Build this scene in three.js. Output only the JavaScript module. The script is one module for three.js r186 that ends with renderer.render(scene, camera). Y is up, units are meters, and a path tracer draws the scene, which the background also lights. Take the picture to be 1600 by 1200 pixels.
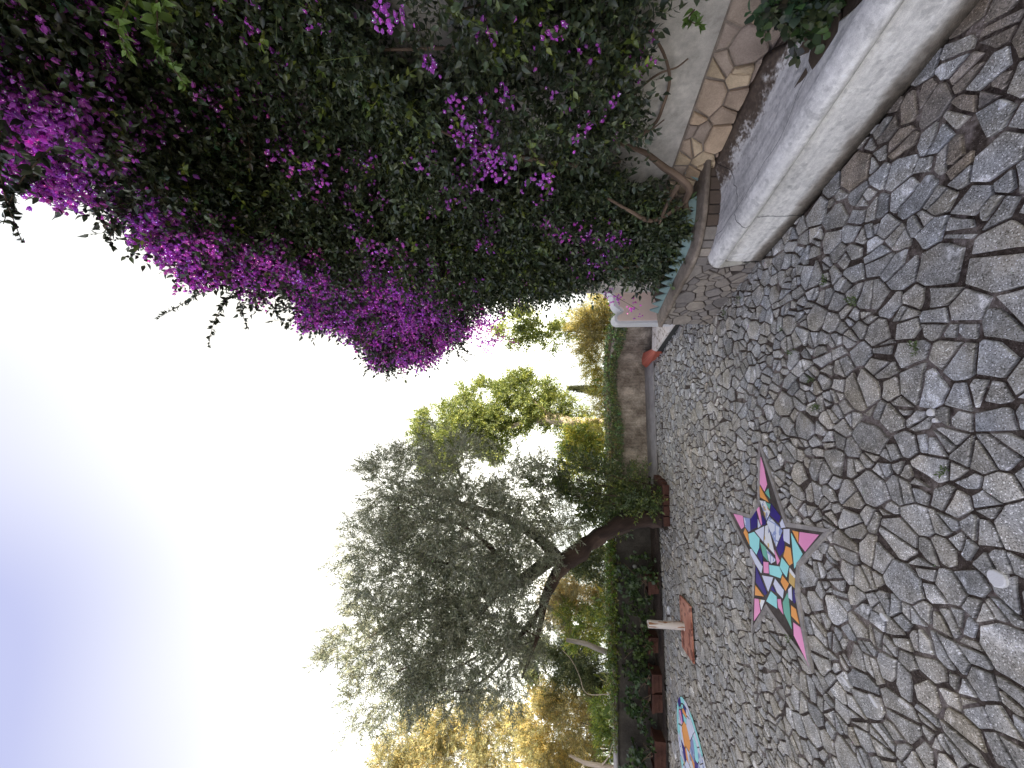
import * as THREE from 'three';
import { mergeGeometries, toCreasedNormals } from 'three/addons/utils/BufferGeometryUtils.js';
import { RoundedBoxGeometry } from 'three/addons/geometries/RoundedBoxGeometry.js';

// ------------------------------------------------------------------ camera, sky, sun, exposure
const scene = new THREE.Scene();
const FOCAL = 601, PITCH = 5.5 * Math.PI / 180, EYE = 1.6;            // a wide phone lens; the phone is held on its side, so "up" lies along the picture's left
const camera = new THREE.PerspectiveCamera(2 * Math.atan(600 / FOCAL) * 180 / Math.PI, 4 / 3, 0.05, 6000);
camera.position.set(0, EYE, 0);
camera.up.set(1, 0, 0);
camera.lookAt(0, EYE + Math.sin(PITCH), -Math.cos(PITCH));
scene.add(camera);

const renderer = new THREE.WebGLRenderer({ antialias: true });
renderer.toneMapping = THREE.LinearToneMapping;
renderer.toneMappingExposure = 2.7;
renderer.shadowMap.enabled = true;

function makeSky() {                                                   // hazy white sky, bluer high up to the left, brightest low in the haze
  const W = 512, H = 256, data = new Float32Array(W * H * 4);
  const sm = (a, b, x) => { const t = Math.min(1, Math.max(0, (x - a) / (b - a))); return t * t * (3 - 2 * t); };
  for (let j = 0; j < H; j++) for (let i = 0; i < W; i++) {
    const up = ((j + 0.5) / H - 0.5) * Math.PI, az = ((i + 0.5) / W - 0.5) * 2 * Math.PI;
    const y = Math.sin(up), x = Math.cos(up) * Math.cos(az), z = Math.cos(up) * Math.sin(az);
    const g = -0.5 * x + y + 0.35 * z, b = sm(0.38, 0.96, g), m = sm(0.34, 0.55, g) * (1 - b), low = 1 - sm(0.02, 0.6, y);
    const wisp = 0.20 * Math.sin(3.1 * x + 5.3 * y + 2.2 * z) * Math.sin(4.7 * z - 2.3 * y + x) + 0.12 * Math.sin(9 * x + 4 * y + 7 * z + 2 * Math.sin(5 * y - 3 * x)) * Math.sin(6 * x - 8 * z);
    const bb = Math.min(1, Math.max(0, b + wisp * b)), white = 0.50 + 0.62 * low;
    const c = [white * (1 - 0.05 * m), white * 0.98, white * (0.91 + 0.06 * m)], blue = [0.20, 0.215, 0.335];
    for (let k = 0; k < 3; k++) data[(j * W + i) * 4 + k] = c[k] + (blue[k] - c[k]) * bb * 0.95;
    data[(j * W + i) * 4 + 3] = 1;
  }
  const t = new THREE.DataTexture(data, W, H, THREE.RGBAFormat, THREE.FloatType);
  t.mapping = THREE.EquirectangularReflectionMapping; t.magFilter = THREE.LinearFilter; t.minFilter = THREE.LinearFilter; t.needsUpdate = true;
  return t;
}
scene.background = makeSky();
scene.environment = scene.background;

const SUN = new THREE.Vector3(1, 0.52, 0.14).normalize();              // low, from the right, behind the house
const sun = new THREE.DirectionalLight(new THREE.Color(1, 0.91, 0.74), 5);
sun.position.copy(SUN).multiplyScalar(40); sun.castShadow = true;
sun.shadow.mapSize.set(2048, 2048);
Object.assign(sun.shadow.camera, { left: -22, right: 22, top: 22, bottom: -22, near: 1, far: 90 });
sun.target.position.set(0, 1, -6); scene.add(sun, sun.target);

// ------------------------------------------------------------------ helpers
function rng(seed) { let a = seed >>> 0; return () => { a = (a + 0x6D2B79F5) | 0; let t = Math.imul(a ^ (a >>> 15), 1 | a); t = (t + Math.imul(t ^ (t >>> 7), 61 | t)) ^ t; return ((t ^ (t >>> 14)) >>> 0) / 4294967296; }; }
const R0 = rng(11), rr = (r, a, b) => a + (b - a) * r(), clamp = (x, a, b) => Math.min(b, Math.max(a, x));
const smooth = (a, b, x) => { const t = clamp((x - a) / (b - a), 0, 1); return t * t * (3 - 2 * t); };
const lin = (r, g, b) => new THREE.Color().setRGB(r, g, b);
const used = {};
function numbered(n) { const k = used[n] = (used[n] ?? -1) + 1; return k ? `${n}_${String(k).padStart(3, '0')}` : n; }
function thing(name, label, category, pos = [0, 0, 0], group) {
  const o = new THREE.Group(); o.name = numbered(name); o.position.set(...pos); scene.add(o);
  o.userData = { label, category }; if (group) o.userData.group = group;
  return o;
}
function part(name, geo, mat, parent, extra) {
  const m = new THREE.Mesh(geo, mat); m.name = numbered(name); m.castShadow = m.receiveShadow = true;
  if (extra) Object.assign(m.userData, extra);
  parent.add(m); return m;
}
function struct(name, geo, mat, label) { const m = part(name, geo, mat, scene, { kind: 'structure' }); if (label) m.userData.label = label; return m; }
const fwd = [0, Math.sin(PITCH), -Math.cos(PITCH)], upv = [0, Math.cos(PITCH), Math.sin(PITCH)];
function ray(px, py) { const xi = (px - 800) / FOCAL, yi = (600 - py) / FOCAL; return new THREE.Vector3(yi, fwd[1] - xi * upv[1], fwd[2] - xi * upv[2]); }
const at = (px, py, depth) => { const d = ray(px, py); return d.multiplyScalar(depth / -d.z).add(new THREE.Vector3(0, EYE, 0)); };          // a point seen there, depth metres ahead
const ground = (px, py, h = 0) => { const d = ray(px, py); return d.multiplyScalar((EYE - h) / -d.y).add(new THREE.Vector3(0, EYE, 0)); };   // a point of the level h seen there

// value noise
function hash(x, y, z, s) { let h = Math.imul(x, 374761393) ^ Math.imul(y, 668265263) ^ Math.imul(z, 2147483647) ^ Math.imul(s, 1274126177); h = Math.imul(h ^ (h >>> 13), 1274126177); return ((h ^ (h >>> 16)) >>> 0) / 4294967296; }
const fade = (t) => t * t * (3 - 2 * t);
function noise2(x, y, s = 0, per = 0) {
  const xi = Math.floor(x), yi = Math.floor(y), fx = fade(x - xi), fy = fade(y - yi), w = per ? (v) => ((v % per) + per) % per : (v) => v;
  const a = hash(w(xi), w(yi), 0, s), b = hash(w(xi + 1), w(yi), 0, s), c = hash(w(xi), w(yi + 1), 0, s), d = hash(w(xi + 1), w(yi + 1), 0, s);
  return a + (b - a) * fx + (c - a) * fy + (a - b - c + d) * fx * fy;
}
function fbm(x, y, s = 0, oct = 4, per = 0) { let v = 0, a = 0.5, n = 0; for (let i = 0; i < oct; i++) { v += a * noise2(x, y, s + i * 17, per); n += a; a *= 0.5; x *= 2; y *= 2; per *= 2; } return v / n; }

function tex(w, h, fn, srgb = true, rx = 1, ry = 1) {                  // fn(u, v) gives r, g, b of 0..255
  const data = new Uint8Array(w * h * 4);
  for (let j = 0; j < h; j++) for (let i = 0; i < w; i++) { const c = fn(i / w, j / h, i, j), k = (j * w + i) * 4; data[k] = clamp(c[0], 0, 255); data[k + 1] = clamp(c[1] ?? c[0], 0, 255); data[k + 2] = clamp(c[2] ?? c[0], 0, 255); data[k + 3] = 255; }
  const t = new THREE.DataTexture(data, w, h); t.wrapS = t.wrapT = THREE.RepeatWrapping; t.magFilter = THREE.LinearFilter; t.minFilter = THREE.LinearMipmapLinearFilter; t.generateMipmaps = true;
  if (srgb) t.colorSpace = THREE.SRGBColorSpace; t.repeat.set(rx, ry); t.needsUpdate = true; return t;
}
const std = (o) => new THREE.MeshStandardMaterial(o);

// geometry helpers
function geoFrom(pos, idx, uv, col) {
  const g = new THREE.BufferGeometry(); g.setAttribute('position', new THREE.Float32BufferAttribute(pos, 3));
  if (uv) g.setAttribute('uv', new THREE.Float32BufferAttribute(uv, 2));
  if (col) g.setAttribute('color', new THREE.Float32BufferAttribute(col, 3));
  if (idx) g.setIndex(idx); g.computeVertexNormals(); return g;
}
function plain(g) { const n = g.index ? g.toNonIndexed() : g; for (const k of Object.keys(n.attributes)) if (!['position', 'normal', 'uv', 'color'].includes(k)) n.deleteAttribute(k); return n; }
function merge(list) { return mergeGeometries(list.map(plain), false); }
function box(w, h, d, x = 0, y = 0, z = 0, rad = 0.006, turn = 0) { const g = new RoundedBoxGeometry(w, h, d, 2, Math.min(rad, w / 3, h / 3, d / 3)); g.rotateY(turn); g.translate(x, y, z); return g; }
function taper(points, radii, sides = 8, seed = 0, rough = 0.12) {      // a tapered, slightly knotty branch along points
  const curve = new THREE.CatmullRomCurve3(points), n = Math.max(4, points.length * 5), pos = [], uv = [], idx = [];
  const fr = curve.computeFrenetFrames(n, false), len = curve.getLength();
  for (let i = 0; i <= n; i++) {
    const t = i / n, p = curve.getPointAt(t), f = t * (radii.length - 1), k = Math.min(radii.length - 2, Math.floor(f)), r0 = radii[k] + (radii[k + 1] - radii[k]) * (f - k);
    for (let j = 0; j <= sides; j++) {
      const a = (j % sides) / sides * Math.PI * 2, r = r0 * (1 + rough * (2 * noise2(t * len * 9 + seed, (j % sides) * 1.7, seed) - 1));
      const v = p.clone().addScaledVector(fr.normals[i], Math.cos(a) * r).addScaledVector(fr.binormals[i], Math.sin(a) * r);
      pos.push(v.x, v.y, v.z); uv.push(j / sides * Math.max(0.1, r0 * 6.28), t * len);
    }
  }
  for (let i = 0; i < n; i++) for (let j = 0; j < sides; j++) { const a = i * (sides + 1) + j, b = a + sides + 1; idx.push(a, b, a + 1, b, b + 1, a + 1); }
  return geoFrom(pos, idx, uv);
}
function sweep(path, profile, closed = false, uscale = 1, vscale = 1) { // path: [{x, z, nx, nz}], profile(i): [[out, y], ...]
  const pos = [], uv = [], idx = []; let u = 0, m = 0;
  path.forEach((p, i) => {
    if (i) u += Math.hypot(p.x - path[i - 1].x, p.z - path[i - 1].z);
    const pr = profile(i, u); m = pr.length; let v = 0;
    pr.forEach(([o, y], j) => { if (j) v += Math.hypot(o - pr[j - 1][0], y - pr[j - 1][1]); pos.push(p.x + p.nx * o, y, p.z + p.nz * o); uv.push(u * uscale, v * vscale); });
  });
  for (let i = 0; i < path.length - 1; i++) for (let j = 0; j < m - 1 + (closed ? 1 : 0); j++) { const a = i * m + j, b = i * m + (j + 1) % m, c = a + m, d = b + m; idx.push(a, c, b, b, c, d); }
  if (closed) for (const i of [0, path.length - 1]) for (let j = 1; j < m - 1; j++) { const a = i * m; i ? idx.push(a, a + j + 1, a + j) : idx.push(a, a + j, a + j + 1); }
  return geoFrom(pos, idx, uv);
}
function pathOf(pts, step = 0.05, flip = 1) {                           // an even path through [x, z] points with normals
  const c = new THREE.CatmullRomCurve3(pts.map(([x, z]) => new THREE.Vector3(x, 0, z)), false, 'centripetal'), n = Math.max(2, Math.round(c.getLength() / step)), out = [];
  for (let i = 0; i <= n; i++) { const p = c.getPointAt(i / n), t = c.getTangentAt(i / n); out.push({ x: p.x, z: p.z, nx: -t.z * flip, nz: t.x * flip, u: c.getLength() * i / n }); }
  return out;
}
function prism(poly, y0, y1, cham = 0.003, uvOff = [0, 0], color = null) { // poly: convex or star-shaped [x, z] ring; the top face at y1, its edge chamfered
  const n = poly.length, pos = [], uv = [], col = [], idx = []; let cx = 0, cz = 0; poly.forEach(([x, z]) => { cx += x / n; cz += z / n; });
  const ring = (k, y) => poly.forEach(([x, z]) => { const l = Math.hypot(x - cx, z - cz) || 1, f = 1 - k / l; pos.push(cx + (x - cx) * f, y, cz + (z - cz) * f); });
  ring(0, y0); ring(0, y1 - cham); ring(cham * 1.3, y1); pos.push(cx, y1, cz);
  const flip = area(poly) > 0;
  const tri = (a, b, c) => flip ? idx.push(a, c, b) : idx.push(a, b, c);
  for (let i = 0; i < n; i++) { const j = (i + 1) % n; tri(i, j, n + i); tri(j, n + j, n + i); tri(n + i, n + j, 2 * n + i); tri(n + j, 2 * n + j, 2 * n + i); tri(2 * n + i, 2 * n + j, 3 * n); }
  for (let i = 0; i < pos.length / 3; i++) { uv.push(pos[i * 3] + uvOff[0] + pos[i * 3 + 1] * 0.7, pos[i * 3 + 2] + uvOff[1] + pos[i * 3 + 1] * 0.7); if (color) col.push(...color); }
  const g = geoFrom(pos, idx, uv, color ? col : null); return toCreasedNormals(g, 0.3);
}
function area(p) { let a = 0; for (let i = 0; i < p.length; i++) { const q = p[(i + 1) % p.length]; a += p[i][0] * q[1] - q[0] * p[i][1]; } return a / 2; }
function cut(poly, nx, ny, d) {                                         // keeps the side where nx * x + ny * y <= d
  const out = []; for (let i = 0; i < poly.length; i++) { const a = poly[i], b = poly[(i + 1) % poly.length], da = nx * a[0] + ny * a[1] - d, db = nx * b[0] + ny * b[1] - d; if (da <= 0) out.push(a); if ((da < 0 && db > 0) || (da > 0 && db < 0)) { const t = da / (da - db); out.push([a[0] + (b[0] - a[0]) * t, a[1] + (b[1] - a[1]) * t]); } }
  return out;
}
function inside(p, poly) { let k = false; for (let i = 0, j = poly.length - 1; i < poly.length; j = i++) { const a = poly[i], b = poly[j]; if ((a[1] > p[1]) !== (b[1] > p[1]) && p[0] < (b[0] - a[0]) * (p[1] - a[1]) / (b[1] - a[1]) + a[0]) k = !k; } return k; }
// broken-stone pattern: cells of random size around scattered points, each cut back by a joint
function cells(seed, x0, x1, y0, y1, size, joint, { keep = () => true, spread = 0.55, stretch = [1, 1], most = 90000, split = 0, shave = 0, scaleAt = () => 1 } = {}) {
  const r = rng(seed), pts = [], cellSize = 0.5, grid = new Map(), key = (x, y) => Math.floor(x / cellSize) + ',' + Math.floor(y / cellSize);
  const near = (x, y, f) => { const gx = Math.floor(x / cellSize), gy = Math.floor(y / cellSize); for (let i = -1; i <= 1; i++) for (let j = -1; j <= 1; j++) for (const q of grid.get((gx + i) + ',' + (gy + j)) ?? []) if (f(q)) return true; return false; };
  const sx = stretch[0], sy = stretch[1], span = (x1 - x0) * (y1 - y0);
  const tries = Math.min(most, Math.round(span / (sx * sy) / (size * size) * 30));
  for (let k = 0; k < tries; k++) {
    const x = rr(r, x0 / sx, x1 / sx), y = rr(r, y0 / sy, y1 / sy), big = 1 - k / tries, rad = size * (0.62 + spread * Math.pow(r(), 1.8) * (0.4 + big)) * 0.598 * scaleAt(x * sx, y * sy);
    if (near(x, y, (q) => Math.hypot(q[0] - x, q[1] - y) < (q[2] + rad) * 0.86)) continue;
    const q = [x, y, rad]; pts.push(q); const kk = key(x, y); if (!grid.has(kk)) grid.set(kk, []); grid.get(kk).push(q);
  }
  const out = [];
  for (const p of pts) {
    let poly = [[p[0] - 0.45, p[1] - 0.45], [p[0] + 0.45, p[1] - 0.45], [p[0] + 0.45, p[1] + 0.45], [p[0] - 0.45, p[1] + 0.45]];
    const jt = joint * rr(r, 0.55, 1.6) / Math.sqrt(sx * sy);
    const gx = Math.floor(p[0] / cellSize), gy = Math.floor(p[1] / cellSize);
    for (let i = -1; i <= 1; i++) for (let j = -1; j <= 1; j++) for (const q of grid.get((gx + i) + ',' + (gy + j)) ?? []) {
      if (q === p) continue; const dx = q[0] - p[0], dy = q[1] - p[1], l = Math.hypot(dx, dy);
      const mid = (l * l + p[2] * p[2] - q[2] * q[2]) / (2 * l);
      poly = cut(poly, dx / l, dy / l, (p[0] * dx + p[1] * dy) / l + mid - jt * 0.5); if (poly.length < 3) break;
    }
    if (poly.length < 3) continue;
    poly = poly.map(([x, y]) => [x * sx, y * sy]);
    let pieces = [poly];                                                // some slabs are cracked across, which leaves straight-sided wedges
    if (split && r() < split && area(poly) > size * size * 0.5) {
      const a = r() * Math.PI, nx = Math.cos(a), ny = Math.sin(a), d = nx * p[0] * sx + ny * p[1] * sy + (r() - 0.5) * size * 0.25, h = joint * rr(r, 0.3, 0.6);
      pieces = [cut(poly, nx, ny, d - h), cut(poly, -nx, -ny, -d - h)].filter((q) => q.length > 2);
    }
    for (poly of pieces) {
    if (shave && r() < shave) for (let k = r() < 0.4 ? 2 : 1; k--;) {    // a side or a corner broken off, filled with mortar
      const a = r() * Math.PI * 2, nx = Math.cos(a), ny = Math.sin(a); let far = -1e9, lo = 1e9; for (const v of poly) { const q = v[0] * nx + v[1] * ny; far = Math.max(far, q); lo = Math.min(lo, q); }
      const q = cut(poly, nx, ny, far - (far - lo) * rr(r, 0.05, 0.26)); if (q.length > 2 && Math.abs(area(q)) > size * size * 0.12) poly = q;
    }
    let tidy = []; const least = size * 0.16;                            // short edges go, so that stones look broken, not tessellated
    for (const v of poly) { const l = tidy[tidy.length - 1]; if (l && Math.hypot(v[0] - l[0], v[1] - l[1]) < least) { l[0] = (l[0] + v[0]) / 2; l[1] = (l[1] + v[1]) / 2; } else tidy.push([...v]); }
    if (tidy.length > 3 && Math.hypot(tidy[0][0] - tidy.at(-1)[0], tidy[0][1] - tidy.at(-1)[1]) < least) tidy.pop();
    if (tidy.length < 3 || Math.abs(area(tidy)) < size * size * 0.04) continue;
    const c = [0, 1].map((k) => tidy.reduce((t, v) => t + v[k], 0) / tidy.length); if (!keep(c, tidy)) continue;
    const rough = [];                                                    // corners nicked, long edges slightly bowed
    tidy.forEach((a, i) => {
      const b = tidy[(i + 1) % tidy.length], pr = tidy[(i + tidy.length - 1) % tidy.length], l = Math.hypot(b[0] - a[0], b[1] - a[1]), lp = Math.hypot(pr[0] - a[0], pr[1] - a[1]), nick = Math.min(size * 0.045, l * 0.2, lp * 0.2) * rr(r, 0.2, 1);
      rough.push([a[0] + (pr[0] - a[0]) / lp * nick, a[1] + (pr[1] - a[1]) / lp * nick], [a[0] + (b[0] - a[0]) / l * nick, a[1] + (b[1] - a[1]) / l * nick]);
      if (l > size * 0.5) { const k = rr(r, -0.006, 0.014) * l / size * 0.2, t = rr(r, 0.35, 0.65), ox = (c[0] - (a[0] + b[0]) / 2), oy = (c[1] - (a[1] + b[1]) / 2), ol = Math.hypot(ox, oy) || 1; rough.push([a[0] + (b[0] - a[0]) * t + ox / ol * k, a[1] + (b[1] - a[1]) * t + oy / ol * k]); }
    });
    out.push({ c, poly: rough, r: Math.sqrt(Math.abs(area(rough)) / 3.14), rand: r() });
    }
  }
  return out;
}
// maps a prism made in (u, depth-out, v) onto any surface: place(u, v, out) -> Vector3
function onto(g, place) { const p = g.attributes.position; for (let i = 0; i < p.count; i++) { const v = place(p.getX(i), p.getZ(i), p.getY(i)); p.setXYZ(i, v.x, v.y, v.z); } g.computeVertexNormals(); return g; }

// ------------------------------------------------------------------ materials
const stoneMap = tex(1024, 1024, (u, v, i, j) => {
  const sp = hash((i + ((j >> 2) & 1) * 2) >> 2, j >> 2, 1, 3), s2 = hash(i >> 1, j >> 1, 2, 5), m = fbm(u * 22, v * 22, 3, 4, 22), big = fbm(u * 5, v * 5, 9, 3, 5), vein = fbm(u * 9, v * 9, 77, 4, 9);
  let g = 158 + (m - 0.5) * 84 + (big - 0.5) * 44 + (sp - 0.5) * 58 + (s2 - 0.5) * 50;
  if (sp > 0.955) g += 55; if (sp < 0.05) g -= 40;
  const warm = (fbm(u * 7, v * 7, 31, 3, 7) - 0.5) * 26;
  const q = smooth(0.74, 0.82, vein) * 60;
  return [g + 4 + warm * 0.6 + q, g + warm * 0.2 + q, g - 10 - warm * 0.5 + q];
});
const stoneBump = tex(512, 512, (u, v, i, j) => [255 * (0.55 * fbm(u * 30, v * 30, 5, 4, 30) + 0.25 * fbm(u * 6, v * 6, 8, 3, 6) + 0.2 * hash(i, j, 4, 1))], false);
const stoneRough = tex(512, 512, (u, v) => [0, 255 * clamp(0.36 + 0.55 * fbm(u * 18, v * 18, 15, 4, 18), 0, 1), 0], false);
const M = {};
M.stone = std({ map: stoneMap, bumpMap: stoneBump, bumpScale: 0.004, roughness: 1, roughnessMap: stoneRough, vertexColors: true });
M.wetStone = std({ map: stoneMap, bumpMap: stoneBump, bumpScale: 0.003, roughness: 0.42, vertexColors: true });
M.mortar = std({ map: tex(1024, 1024, (u, v, i, j) => { const m = fbm(u * 10, v * 10, 41, 4, 10), f = fbm(u * 90, v * 90, 43, 3, 90), h = hash(i >> 1, j >> 1, 3, 8); let g = 62 + (f - 0.5) * 70 + (h - 0.5) * 30; const cement = smooth(0.5, 0.6, m) * 48; if (h > 0.985) g += 70; return [g + 12 + cement, g + 1 + cement, g - 9 + cement]; }), bumpMap: tex(512, 512, (u, v, i, j) => [255 * (0.6 * fbm(u * 60, v * 60, 51, 4, 60) + 0.4 * fbm(u * 12, v * 12, 52, 3, 12))], false), bumpScale: 0.012, roughness: 0.95 });
const grain = tex(512, 512, (u, v, i, j) => [255 * (0.5 * fbm(u * 40, v * 40, 61, 4, 40) + 0.3 * fbm(u * 8, v * 8, 62, 3, 8) + 0.2 * hash(i, j, 5, 2))], false);
const plasterMap = (a, b, c, seed, amp = 38, streak = 0) => tex(512, 512, (u, v, i, j) => { const m = fbm(u * 6, v * 6, seed, 5, 6), f = fbm(u * 50, v * 50, seed + 5, 3, 50), st = streak ? (fbm(u * 30, v * 3, seed + 9, 4, 0) - 0.5) * streak : 0, k = (m - 0.5) * amp * 2 + (f - 0.5) * amp * 0.8 + (hash(i, j, 6, seed) - 0.5) * amp * 0.5 + st; return [a + k, b + k * 0.97, c + k * 0.92]; });
M.plaster = std({ map: plasterMap(186, 180, 169, 101, 40, 30), bumpMap: grain, bumpScale: 0.003, roughness: 0.9 });
M.upper = std({ map: plasterMap(190, 180, 165, 111, 22), bumpMap: grain, bumpScale: 0.003, roughness: 0.9 });
M.pinkPlaster = std({ map: plasterMap(226, 204, 190, 121, 12), bumpMap: grain, bumpScale: 0.002, roughness: 0.85 });
M.whitePaint = std({ map: plasterMap(214, 214, 214, 126, 12), bumpMap: grain, bumpScale: 0.002, roughness: 0.8 });
M.roughcast = std({ map: plasterMap(160, 147, 132, 131, 70, 50), bumpMap: grain, bumpScale: 0.03, roughness: 0.97 });
M.darkWall = std({ map: plasterMap(66, 61, 55, 141, 22, 18), bumpMap: grain, bumpScale: 0.008, roughness: 0.95 });
M.concrete = std({ map: plasterMap(150, 146, 142, 151, 30), bumpMap: grain, bumpScale: 0.004, roughness: 0.9 });
M.coping = std({ map: plasterMap(128, 116, 102, 161, 44), bumpMap: grain, bumpScale: 0.006, roughness: 0.85 });
M.border = std({ map: plasterMap(148, 142, 134, 171, 44), bumpMap: grain, bumpScale: 0.006, roughness: 0.9 });
M.grout = std({ map: plasterMap(84, 75, 68, 181, 36), bumpMap: grain, bumpScale: 0.004, roughness: 0.95 });
M.terracotta = std({ map: plasterMap(74, 43, 31, 191, 26), bumpMap: grain, bumpScale: 0.004, roughness: 0.85 });
M.redCurb = std({ map: plasterMap(196, 106, 84, 196, 22), bumpMap: grain, bumpScale: 0.003, roughness: 0.8 });
M.soil = std({ map: plasterMap(64, 50, 38, 201, 34), bumpMap: grain, bumpScale: 0.03, roughness: 1 });
M.bark = std({ map: tex(256, 512, (u, v, i, j) => { const f = fbm(u * 14, v * 5, 211, 5, 0), k = (f - 0.5) * 90 + (hash(i, j, 7, 3) - 0.5) * 24; return [66 + k * 0.8, 51 + k * 0.7, 42 + k * 0.6]; }), bumpMap: tex(256, 512, (u, v) => [255 * fbm(u * 14, v * 5, 211, 5, 0)], false), bumpScale: 0.02, roughness: 0.95 });
M.paleBark = std({ map: tex(256, 256, (u, v, i, j) => { const k = (fbm(u * 9, v * 4, 221, 5, 0) - 0.5) * 90; return [182 + k, 166 + k, 148 + k]; }), bumpMap: grain, bumpScale: 0.01, roughness: 0.9 });
M.greyWood = std({ map: tex(256, 256, (u, v) => { const k = (fbm(u * 26, v * 3, 231, 4, 0) - 0.5) * 70; return [136 + k, 127 + k, 115 + k]; }), roughness: 0.85 });
M.vineWood = std({ map: tex(256, 256, (u, v) => { const k = (fbm(u * 12, v * 6, 241, 4, 0) - 0.5) * 80; return [112 + k, 94 + k * 0.9, 78 + k * 0.8]; }), bumpMap: grain, bumpScale: 0.006, roughness: 0.95 });
M.greenGlaze = std({ map: plasterMap(122, 146, 144, 251, 22), roughness: 0.35 });
M.marble = std({ map: tex(512, 512, (u, v) => { const w = fbm(u * 5, v * 5, 261, 4, 5), k = Math.abs(Math.sin((u * 3 + w * 2.5) * Math.PI * 2)), d = smooth(0.0, 0.35, k); return [150 + 78 * d, 132 + 88 * d, 112 + 100 * d]; }), roughness: 0.45 });

// ------------------------------------------------------------------ ground, terrain, sea
{
  // the plateau of the terrace, falling away beyond the garden wall to the sea
  const pos = [], idx = [], uv = [], nx = 60, nz = 70; let k = 0;
  for (let j = 0; j <= nz; j++) for (let i = 0; i <= nx; i++) {
    const a = i / nx * 2 - 1, b = j / nz, x = Math.sign(a) * Math.pow(Math.abs(a), 2.2) * 320, z = 30 - (b < 0.4 ? b / 0.4 * 36.5 : 36.5 + Math.pow((b - 0.4) / 0.6, 2.2) * 340);
    const fall = Math.max(0, -z - 6.9), y = -0.06 - smooth(0, 1.5, fall) * 0.45 - fall * 0.22 + (fall > 0 ? (fbm(x * 0.12 + 50, z * 0.12 + 50, 301, 4) - 0.5) * Math.min(4, fall * 0.3) : 0);
    pos.push(x, Math.max(y, -46), z); uv.push(x, z);
    if (i < nx && j < nz) { const p = j * (nx + 1) + i; idx.push(p, p + 1, p + nx + 1, p + 1, p + nx + 2, p + nx + 1); }
  }
  struct('hillside', geoFrom(pos, idx, uv), std({ map: plasterMap(84, 80, 48, 311, 50), bumpMap: grain, bumpScale: 0.06, roughness: 1 }), 'rough grassy slope falling away beyond the garden wall');
  const sea = new THREE.PlaneGeometry(9000, 9000, 1, 1); sea.rotateX(-Math.PI / 2); sea.translate(0, -45, 0);
  struct('sea', sea, std({ color: lin(0.16, 0.2, 0.22), roughness: 0.22, metalness: 0 }), 'hazy sea far below the terrace');
}

// ------------------------------------------------------------------ house frame of reference: s runs along the bench away from us, p out of the terrace into the house
const O = [1.28, -2.08], SD = [-0.33, -0.944], PD = [0.944, -0.33];
const bench = (s, p, y) => new THREE.Vector3(O[0] + SD[0] * s + PD[0] * p, y, O[1] + SD[1] * s + PD[1] * p);
const WALL = 0.6, END = 2.4;                                            // the house wall stands at p = 0.6 and ends at s = 2.9

// ------------------------------------------------------------------ mosaics' outlines
const starPx = [[1186, 690], [1229, 817], [1298, 828], [1248, 886], [1246, 930], [1268, 1049], [1198, 951], [1174, 988], [1177, 880], [1134, 793], [1172, 805], [1184, 786]];
const star = starPx.map(([x, y]) => { const g = ground(x, y, 0.008); return [g.x, g.z]; });
const ovalC = [-4.36, -4.36], oval = [];
for (let i = 0; i < 40; i++) { const a = i / 40 * Math.PI * 2, e = Math.cos(a) * 0.75, f = Math.sin(a) * 0.50; oval.push([ovalC[0] + 0.72 * e + 0.69 * f, ovalC[1] - 0.69 * e + 0.72 * f]); }

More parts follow.
